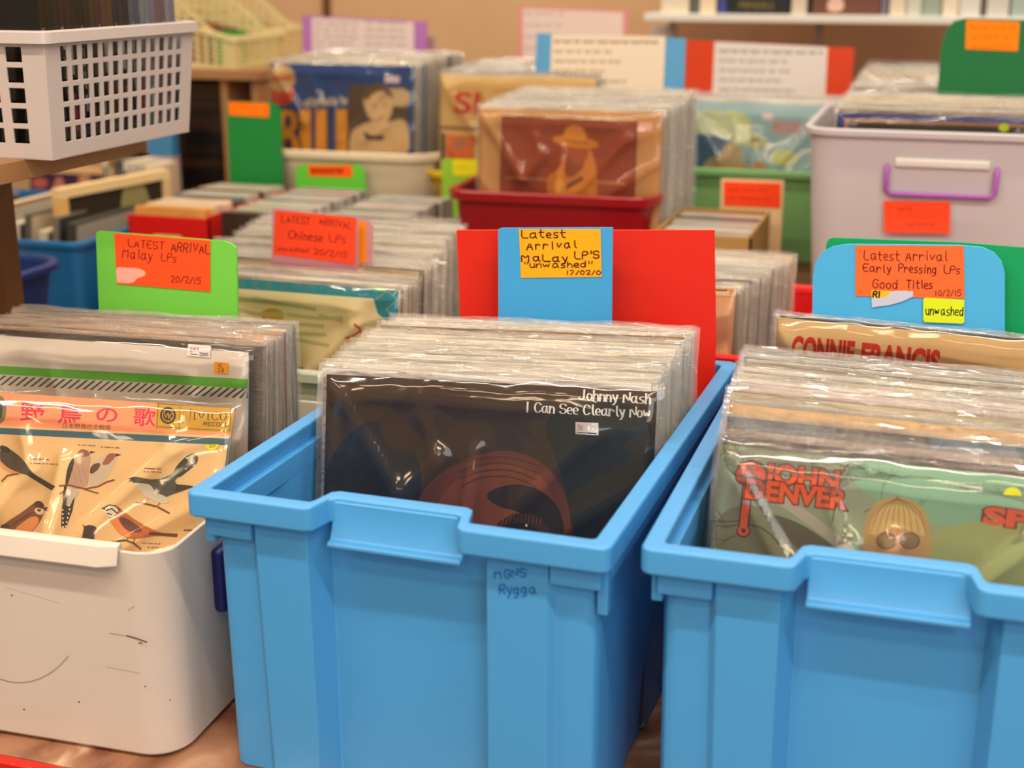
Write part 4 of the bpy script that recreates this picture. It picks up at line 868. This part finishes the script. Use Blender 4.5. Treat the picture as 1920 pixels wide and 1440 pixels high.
# ------------------------------------------------------------------ slotted baskets
def basket(name, M, w, d, h, mat, nx, ny, nz, label, taper=.012, solid=.012, rim=.006, front=None, group=None, low=None, cat='basket'):
    """basket with rectangular slots; wall height at the front may be lower (low)"""
    front = front or h; low = low or (lambda y: h)
    me_v, me_f = [], []
    def wall(P, nu, nv, marg, hu=.62, hv=.74):
        us = [0, marg[0]] ; 
        for i in range(nu): a = marg[0] + (1 - 2 * marg[0]) * (i + (1 - hu) / 2) / nu; b_ = marg[0] + (1 - 2 * marg[0]) * (i + (1 + hu) / 2) / nu; us += [a, b_]
        us = [0] + us[2:] + [1]
        vs = [0]
        for j in range(nv): vs += [marg[1] + (1 - marg[1] - marg[2]) * (j + (1 - hv) / 2) / nv, marg[1] + (1 - marg[1] - marg[2]) * (j + (1 + hv) / 2) / nv]
        vs += [1]; k = len(me_v)
        for v in vs:
            for u in us: me_v.append(P(u, v))
        n = len(us)
        for j in range(len(vs) - 1):
            for i in range(n - 1):
                if i % 2 == 1 and j % 2 == 1: continue
                a = k + j * n + i; me_f.append((a, a + 1, a + n + 1, a + n))
    t = lambda v: taper * (1 - v)
    m = lambda L: (solid / L, .10, .10)
    wall(lambda u, v: Vector((-w / 2 + t(v) + (w - 2 * t(v)) * u, t(v), low(0) * v)), nx, nz, m(w))
    wall(lambda u, v: Vector((w / 2 - t(v), t(v) + (d - 2 * t(v)) * u, low(u) * v)), ny, nz, m(d))
    wall(lambda u, v: Vector((w / 2 - t(v) - (w - 2 * t(v)) * u, d - t(v), low(1) * v)), nx, nz, m(w))
    wall(lambda u, v: Vector((-w / 2 + t(v), d - t(v) - (d - 2 * t(v)) * u, low(1 - u) * v)), ny, nz, m(d))
    k = len(me_v); me_v.extend([Vector((sx * (w / 2 - taper), y, 0)) for sx, y in ((-1, taper), (1, taper), (1, d - taper), (-1, d - taper))]); me_f.append((k + 3, k + 2, k + 1, k))
    bm = bmesh.new(); vs = [bm.verts.new(v) for v in me_v]
    for f in me_f: bm.faces.new([vs[i] for i in f])
    bmesh.ops.remove_doubles(bm, verts=bm.verts, dist=.0004); bmesh.ops.recalc_face_normals(bm, faces=bm.faces); me = bpy.data.meshes.new(name); bm.to_mesh(me); bm.free()
    o = link(name, me, mat, None, M); s = o.modifiers.new('s', 'SOLIDIFY'); s.thickness = .0022; s.offset = 0
    bv = o.modifiers.new('b', 'BEVEL'); bv.width = .0006; bv.segments = 1
    tag(o, label, cat, group)
    q = MB(); rr = []
    R_ = [(-w / 2, 0), (w / 2, 0), (w / 2, d), (-w / 2, d)]
    for dz, g in ((-.012, rim), (-.001, rim * .9), (.0008, rim * .4), (0, -.001), (-.003, -.001), (-.010, rim * .5)):
        sec = []
        for x, y, z in rrect(-w / 2 - g, w / 2 + g, -g, d + g, .012, 0, 4): u = min(max(y / d, 0), 1); sec.append((x, y, low(u) + dz))
        rr.append(sec)
    q.loft(rr + [rr[0]], False, False); q.build('rim', mat, o, Matrix.Identity(4))
    return o
WP = plastic('milky_white_plastic', (204, 192, 188), .3, .5, trans=.1, sss=0)
hz = CAM_Z - .194
BX = -.892
basket('disc_basket', pose((BX - .135, 1.25, hz), 0), .27, .30, .132, WP, 7, 13, 5, 'white slotted basket full of dark disc cases on the upper shelf', .010, .022, .008)
SP = [(16, 12, 10), (30, 22, 20), (10, 10, 12), (44, 30, 24), (70, 44, 30), (24, 26, 30), (60, 66, 76), (96, 100, 108), (90, 70, 74), (104, 106, 110)]
n = 24
DV = MB().box(-.128, 0, 0, .0108, 0, .165); 
for i in range(n):
    y = 1.268 + i * .0112; col = SP[min(9, int(i / n * 10))] if i > 2 else (14, 12, 12)
    M = pose((BX - .016, y, hz + .004), random.uniform(-.6, .6)); c_ = tuple(min(255, max(0, q + random.randint(-8, 8))) for q in col)
    a = Art(M @ Matrix.Rotation(R(90), 4, 'Z'), False)       # spine faces the aisle
    if i % 3 == 0: a.text(random.choice(('BOX', 'EYAL', 'ROYAL', 'LIVE', 'SOUL')), .0068, .02 + random.random() * .02, .0068, .13, .0035, .0006, (200, 196, 190), 0)
    elif i % 3 == 1: a.rect(.002, .02, .009, .06, (120, 40, 50)); a.rect(.002, .08, .009, .12, (150, 140, 130))
    me = mesh('disc_box', DV.v, DV.f); v, f, cc = list(DV.v), list(DV.f), [lin(c_)] * 6
    r = Matrix.Rotation(R(90), 4, 'Z'); k = len(v); v += [r @ Vector(p) for p in a.v]; f += [tuple(k + j for j in q) for q in a.f]; cc += a.c
    me = mesh('disc_box', v, f); at = me.color_attributes.new('Col', 'FLOAT_COLOR', 'CORNER'); dd = []
    for p, q in zip(me.polygons, cc): dd += [*q, 1] * p.loop_total
    at.data.foreach_set('color', dd); o = link('disc_box', me, print_mat('glossy_spine', .2, .6), None, M)
    tag(o, 'dark disc box standing upright in the white slotted basket', 'disc box', 'disc boxes in the white slotted basket')


M = pose((BX - .155, 1.262, hz + .004)); b = MB().box(-.10, -.012, 0, .007, 0, .12).build('disc_box', plastic('yellow_print', (240, 196, 24), .4), None, M); tag(b, 'yellow disc box behind the front slots of the white basket', 'disc box')
# shelf under the basket with its post and crossbar
S = MB().box(-1.5, BX - .045, 1.10, 1.50, hz - .0225, hz - .001).build('wooden_shelf', WOOD, None, None, .001); tag(S, 'wooden shelf carrying the white slotted basket', 'shelf')
cb = at_y(274, 292, 1.485); MB().box(-1.5, cb.x, 1.475, 1.495, cb.z, hz - .0225).build('crossbar', DWOOD, S)
A = at_y(19, 450, 1.46); MB().box(A.x - .035, A.x, 1.44, 1.475, TZ, hz - .0225).build('post', DWOOD, S)
# cream baskets on the rack
CBM = plastic('cream_basket_plastic', (222, 206, 150), .35)
lf = lambda u: .170 - .095 * min(1, max(0, (u - .62) / .28))
for k, (px, Y) in enumerate(((452, 2.96), (503, 3.30))):
    A = at_y(px, 118, Y); L_ = .42
    basket('disc_basket', Matrix.Translation((A.x - L_, Y + .12, zt)) @ Matrix.Rotation(R(-92), 4, 'Z'), .24, L_, .17, CBM, 8, 15, 6, ('cream slotted basket with a slanting end on the wooden rack', 'cream slotted basket behind the slanting one on the rear shelf')[k], .008, .03, .005, low=lf)
    for i in range(9):
        c_ = ((120, 74, 40), (150, 96, 50), (90, 70, 50), (40, 150, 60), (190, 110, 60))[(i + k) % 5]
        o = MB().box(0, .012, -.07, .07, 0, .11 - .004 * i).build('disc_box', plastic('basket_disc_%d' % ((i + k) % 5), c_, .4), None, Matrix.Translation((A.x - L_ + .15 + i * .022, Y + .12, zt + .003)))
        tag(o, ('disc box inside the front cream basket', 'disc box inside the rear cream basket')[k], 'disc box', ('disc boxes in the front cream basket', 'disc boxes in the rear cream basket')[k])
MB().box(x1 - .3, x1 + .3, 3.28, 3.62, zt - .022, zt).build('rear_shelf', WOOD); tag(bpy.data.objects['rear_shelf'], 'short wooden shelf behind the disc rack', 'shelf')
for xx in (x1 - .19, x1 + .27): MB().box(xx, xx + .02, 3.3, 3.6, RZ, zt - .022).build('leg', WOOD, bpy.data.objects['rear_shelf'])

# ------------------------------------------------------------------ books and frames on the left
BB = tub('storage_bin', pose((-1.72, 2.10, TZ), 0), .50, .50, .22, plastic('mid_blue_plastic', (26, 104, 160), .4), .01, .02, .008, .01, label='mid blue bin of magazines behind the lime green card')
NB = tub('storage_tub', pose((-1.545, 1.72, TZ), 0), .30, .24, .225, plastic('navy_tub_plastic', (18, 56, 120), .35), .03, .06, .012, .012, label='dark blue tub beside the wooden post')
BOOKC = [(90, 84, 70), (206, 190, 160), (120, 110, 96), (60, 56, 50), (170, 160, 140), (40, 90, 130), (224, 200, 160), (100, 70, 50), (150, 140, 120), (200, 190, 170)]
for i in range(14):
    x = -1.93 + i * .030; h_ = .238 + random.uniform(-.02, .015); c_ = BOOKC[i % 10] if i < 13 else (160, 110, 60)
    b = MB().box(0, .012 + .006 * (i % 2), 0, .30, 0, h_); M = pose((x, 2.14, TZ + .008), 0) @ Matrix.Rotation(R(6), 4, 'Y')
    o = b.build('magazine', plastic('magazine_%d' % (i % 10), c_, .6), None, M, .0006); tag(o, 'magazine standing in the mid blue bin', 'magazine', 'magazines in the mid blue bin')
    MB().box(.0115 + .006 * (i % 2), .0122 + .006 * (i % 2), .004, .296, .004, h_ - .004).build('cover', plastic('magazine_%d' % ((i + 1) % 10), BOOKC[(i + 1) % 10], .6), o, Matrix.Identity(4))
b = MB().box(-.55, .55, 0, .34, 0, .10).build('book_stand', DWOOD, None, pose((-2.02, 2.66, TZ))); tag(b, 'brown book stand behind the mid blue bin', 'stand')
# small box lid picture (purple) and pale frames
p0 = at_y(55, 372, 2.75)
MV = pose((at_y(130, 372, 2.75).x, 2.75, .82), 2, 2)
a = Art(MV); a.poly([(56, 322), (198, 328), (196, 374), (56, 368)], (62, 30, 66)); a.ell(75, 343, 15, 10, (176, 92, 76)); a.smooth([(98, 370), (102, 335), (114, 330), (122, 345), (130, 372)], (186, 120, 100), 2); a.ell(158, 336, 12, 8, (196, 140, 110))
pts = [a.loc(p) for p in ((55, 312), (200, 318), (198, 378), (55, 374))]; o = link('picture_box', a.mesh('picture_box', [prism(pts, .03, (226, 184, 130))]), PRINT, None, MV); tag(o, 'pale box with a dark purple picture on its side', 'box')
zs = min(p[1] for p in pts); MB().box(pts[0][0] - .01, pts[1][0] + .01, -.0, .2, zs - .03, zs).build('flat_box', plastic('magazine_0', BOOKC[0]), None, MV)
tag(bpy.data.objects['flat_box'], 'grey flat box under the box with the purple picture', 'box')
A = at_y(122, 470, 2.16); MF = Matrix.Translation(A) @ Matrix.Rotation(R(80), 4, 'Z') @ Matrix.Translation((.15, 0, 0))
a = Art(MF, False)
w_, h_ = .30, at_y(124, 356, 2.16).z - A.z
fr = link('framed_picture', a.mesh('framed_picture', [slab(-w_ / 2, w_ / 2, h_ - .018, h_, .02, (236, 206, 150)), slab(-w_ / 2, w_ / 2, 0, .018, .02, (226, 180, 110)), slab(-w_ / 2, -w_ / 2 + .02, .018, h_ - .018, .02, (226, 180, 110)), slab(w_ / 2 - .02, w_ / 2, .018, h_ - .018, .02, (226, 190, 140))]), PRINT_MATTE, None, MF)
tag(fr, 'pale wooden frame around a dark picture, standing among the magazines', 'frame')
ap = Art(MF, False); ap.rect(-w_ / 2 + .02, .018, w_ / 2 - .02, h_ - .018, (54, 44, 34)); ap.smooth([(.0, .03), (.03, .12), (.08, .10), (.1, .03)], (150, 140, 90)); link('picture', ap.mesh('picture', [slab(-w_ / 2 + .02, w_ / 2 - .02, .018, h_ - .018, .004, (54, 44, 34), .004)]), PRINT_MATTE, fr, Matrix.Translation((0, .006, 0)))
RECS = [(226, 206, 170), (150, 110, 60), (70, 80, 90), (226, 214, 190), (214, 200, 176), (200, 190, 170), (236, 220, 190), (214, 190, 160)]
for i, c_ in enumerate(RECS):
    x = at_y(208 + i * 13, 395, 2.72).x; h_ = at_y(210, 296 + i * 2, 2.70).z - TZ - .10
    o = MB().box(0, .013, 0, .10, 0, h_).build('cardboard_folder', plastic('folder_%d' % i, c_, .6), None, pose((x, 2.70, TZ + .10), -4 + i), .0008)
    tag(o, 'cardboard folder standing in the row left of the red disc tray', 'folder', 'folders left of the red disc tray')
    MB().box(.003, .010, -.001, 0, .02, h_ - .02).build('spine_label', plastic('magazine_%d' % (i % 10), BOOKC[i % 10]), o, Matrix.Identity(4))
    
# ------------------------------------------------------------------ wall shelf at the back right
SY = 3.3; A = at_y(1207, 30, SY); z0 = A.z
SH = MB().box(A.x, .75, SY, SY + .28, z0 - .012, z0 + .006).build('metal_shelf', plastic('white_enamel', (230, 228, 218), .4), None, None, .002); tag(SH, 'white metal shelf running along the back right', 'shelf')
for px in (1218, 1515, 1850):
    x = at_y(px, 60, SY).x; MB().box(x - .009, x + .009, SY + .27, SY + .29, RZ if px > 0 else 0, 2.2).build('upright', plastic('grey_enamel', (196, 190, 182), .4), SH)
b = MB().box(at_y(1262, 100, 3.9).x, 1.3, 3.92, 4.25, 0, z0 - .02); tag(b.build('wooden_cabinet', plastic('light_brown_wood', (170, 126, 92), .5, var=.12), None, None, .002), 'light brown wooden cabinet under the metal shelf', 'cabinet')
tag(MB().box(at_y(1222, 100, 3.5).x, at_y(1268, 100, 3.5).x, 3.5, 3.51, .72, z0 - .03).build('white_panel', plastic('white_board', (206, 204, 196), .5)), 'narrow white panel under the end of the metal shelf', 'panel')
SB = [(1240, 1292, (226, 214, 190)), (1296, 1312, (90, 96, 90)), (1312, 1342, (232, 214, 176)), (1346, 1362, (60, 70, 140)), (1364, 1480, (20, 22, 26)), (1484, 1512, (210, 196, 176)), (1524, 1650, (110, 66, 50)), (1652, 1664, (120, 110, 130)), (1668, 1698, (220, 206, 180)), (1700, 1728, (200, 200, 186)), (1730, 1764, (150, 164, 150)), (1768, 1796, (226, 214, 190)), (1800, 1838, (214, 210, 204)), (1840, 1846, (90, 80, 70)), (1850, 1892, (206, 200, 190)), (1896, 1925, (160, 180, 170))]
for k, (a0, a1, c_) in enumerate(SB):
    X0, X1 = at_y(a0, 15, SY + .02).x, at_y(a1, 15, SY + .02).x
    o = MB().box(X0, X1, SY + .02, SY + .2, z0 + .006, z0 + .26).build('book', plastic('shelf_book_%d' % k, c_, .5), None, None, .001)
    lb = {4: 'black book or case on the metal shelf', 6: 'reddish brown picture case on the metal shelf', 3: 'blue book beside the black one on the metal shelf'}.get(k, 'pale book on the metal shelf at the back')
    tag(o, lb, 'book', 'pale books on the metal shelf' if k not in (3, 4, 6) else None)
    if k == 4:
        q = Art(pose((0, SY + .02, 0))); q.font('MENDELS', 1386, 15, 1450, 16, 12, (150, 130, 70)); m_ = link('lettering', q.mesh('lettering'), PRINT_MATTE, o, pose((0, SY + .02, 0)))
    if k == 6:
        q = Art(pose((0, SY + .02, 0))); q.smooth([(1550, 22), (1552, 0), (1570, -10), (1584, 4), (1580, 22)], (226, 190, 170)); m_ = link('picture', q.mesh('picture'), PRINT_MATTE, o, pose((0, SY + .02, 0)))

x0, x1 = at_y(274, 260, 2.9).x, at_y(322, 260, 2.9).x; zt = at_y(274, 228, 2.9).z; zb = at_y(274, 292, 2.9).z
o = MB().box(x0, x1, 2.9, 2.93, zb, zt).build('box_file', plastic('mid_blue_file', (70, 140, 190), .5)); tag(o, 'mid blue box file with a pink foot, showing below the shelf end', 'box file')
MB().box(x0, x1, 2.9, 2.93, TZ, zb).build('lower_panel', plastic('pink_file', (206, 176, 176), .5), o)

# ------------------------------------------------------------------ light
def area(name, loc, size, power, col, rx=0):
    l = bpy.data.lights.new(name, 'AREA'); l.shape = 'RECTANGLE'; l.size, l.size_y = size; l.energy = power; l.color = col
    o = bpy.data.objects.new(name, l); C.objects.link(o); o.location = loc; o.rotation_euler = (R(rx), 0, 0)
WARM = (1, .86, .70)
for i, (x, y, pw) in enumerate([(*q, (22 if q[1] == .2 else 14 if q[1] > 1 else 13)) for q in ((-1.6, .2), (-.2, .2), (1.2, .2), (-1.6, 1.8), (-.2, 1.8), (1.2, 1.8), (-1.6, 3.2), (0, 3.2), (-1.6, -1.5), (-.3, -1.5), (1.0, -1.5), (-.9, -.6), (.5, -.6))]):
    area('ceiling_and_glint_lamp', (x, y, 2.75), (1.1, .05) if y > 0 else (.7, .22), pw, WARM if y > 0 else (1, .74, .46))  # the rows behind the camera are added, warmer, for glints on the sleeves
area('front_fill', (1.6, -1.6, 2.0), (1.8, 1.4), 36, (.92, .96, 1), 62)  # unseen cool fill light added behind the camera to brighten the front faces
w = bpy.data.worlds.new('World'); bpy.context.scene.world = w; w.use_nodes = True
w.node_tree.nodes['Background'].inputs[0].default_value = (1, .84, .66, 1); w.node_tree.nodes['Background'].inputs[1].default_value = .36
vs = bpy.context.scene.view_settings; vs.view_transform = 'Standard'; vs.look = 'None'; vs.gamma = 1; vs.exposure = -.08; vs.use_curve_mapping = False
cy = bpy.context.scene.cycles; cy.transparent_max_bounces = 18; cy.max_bounces = 6; cy.adaptive_threshold = .03
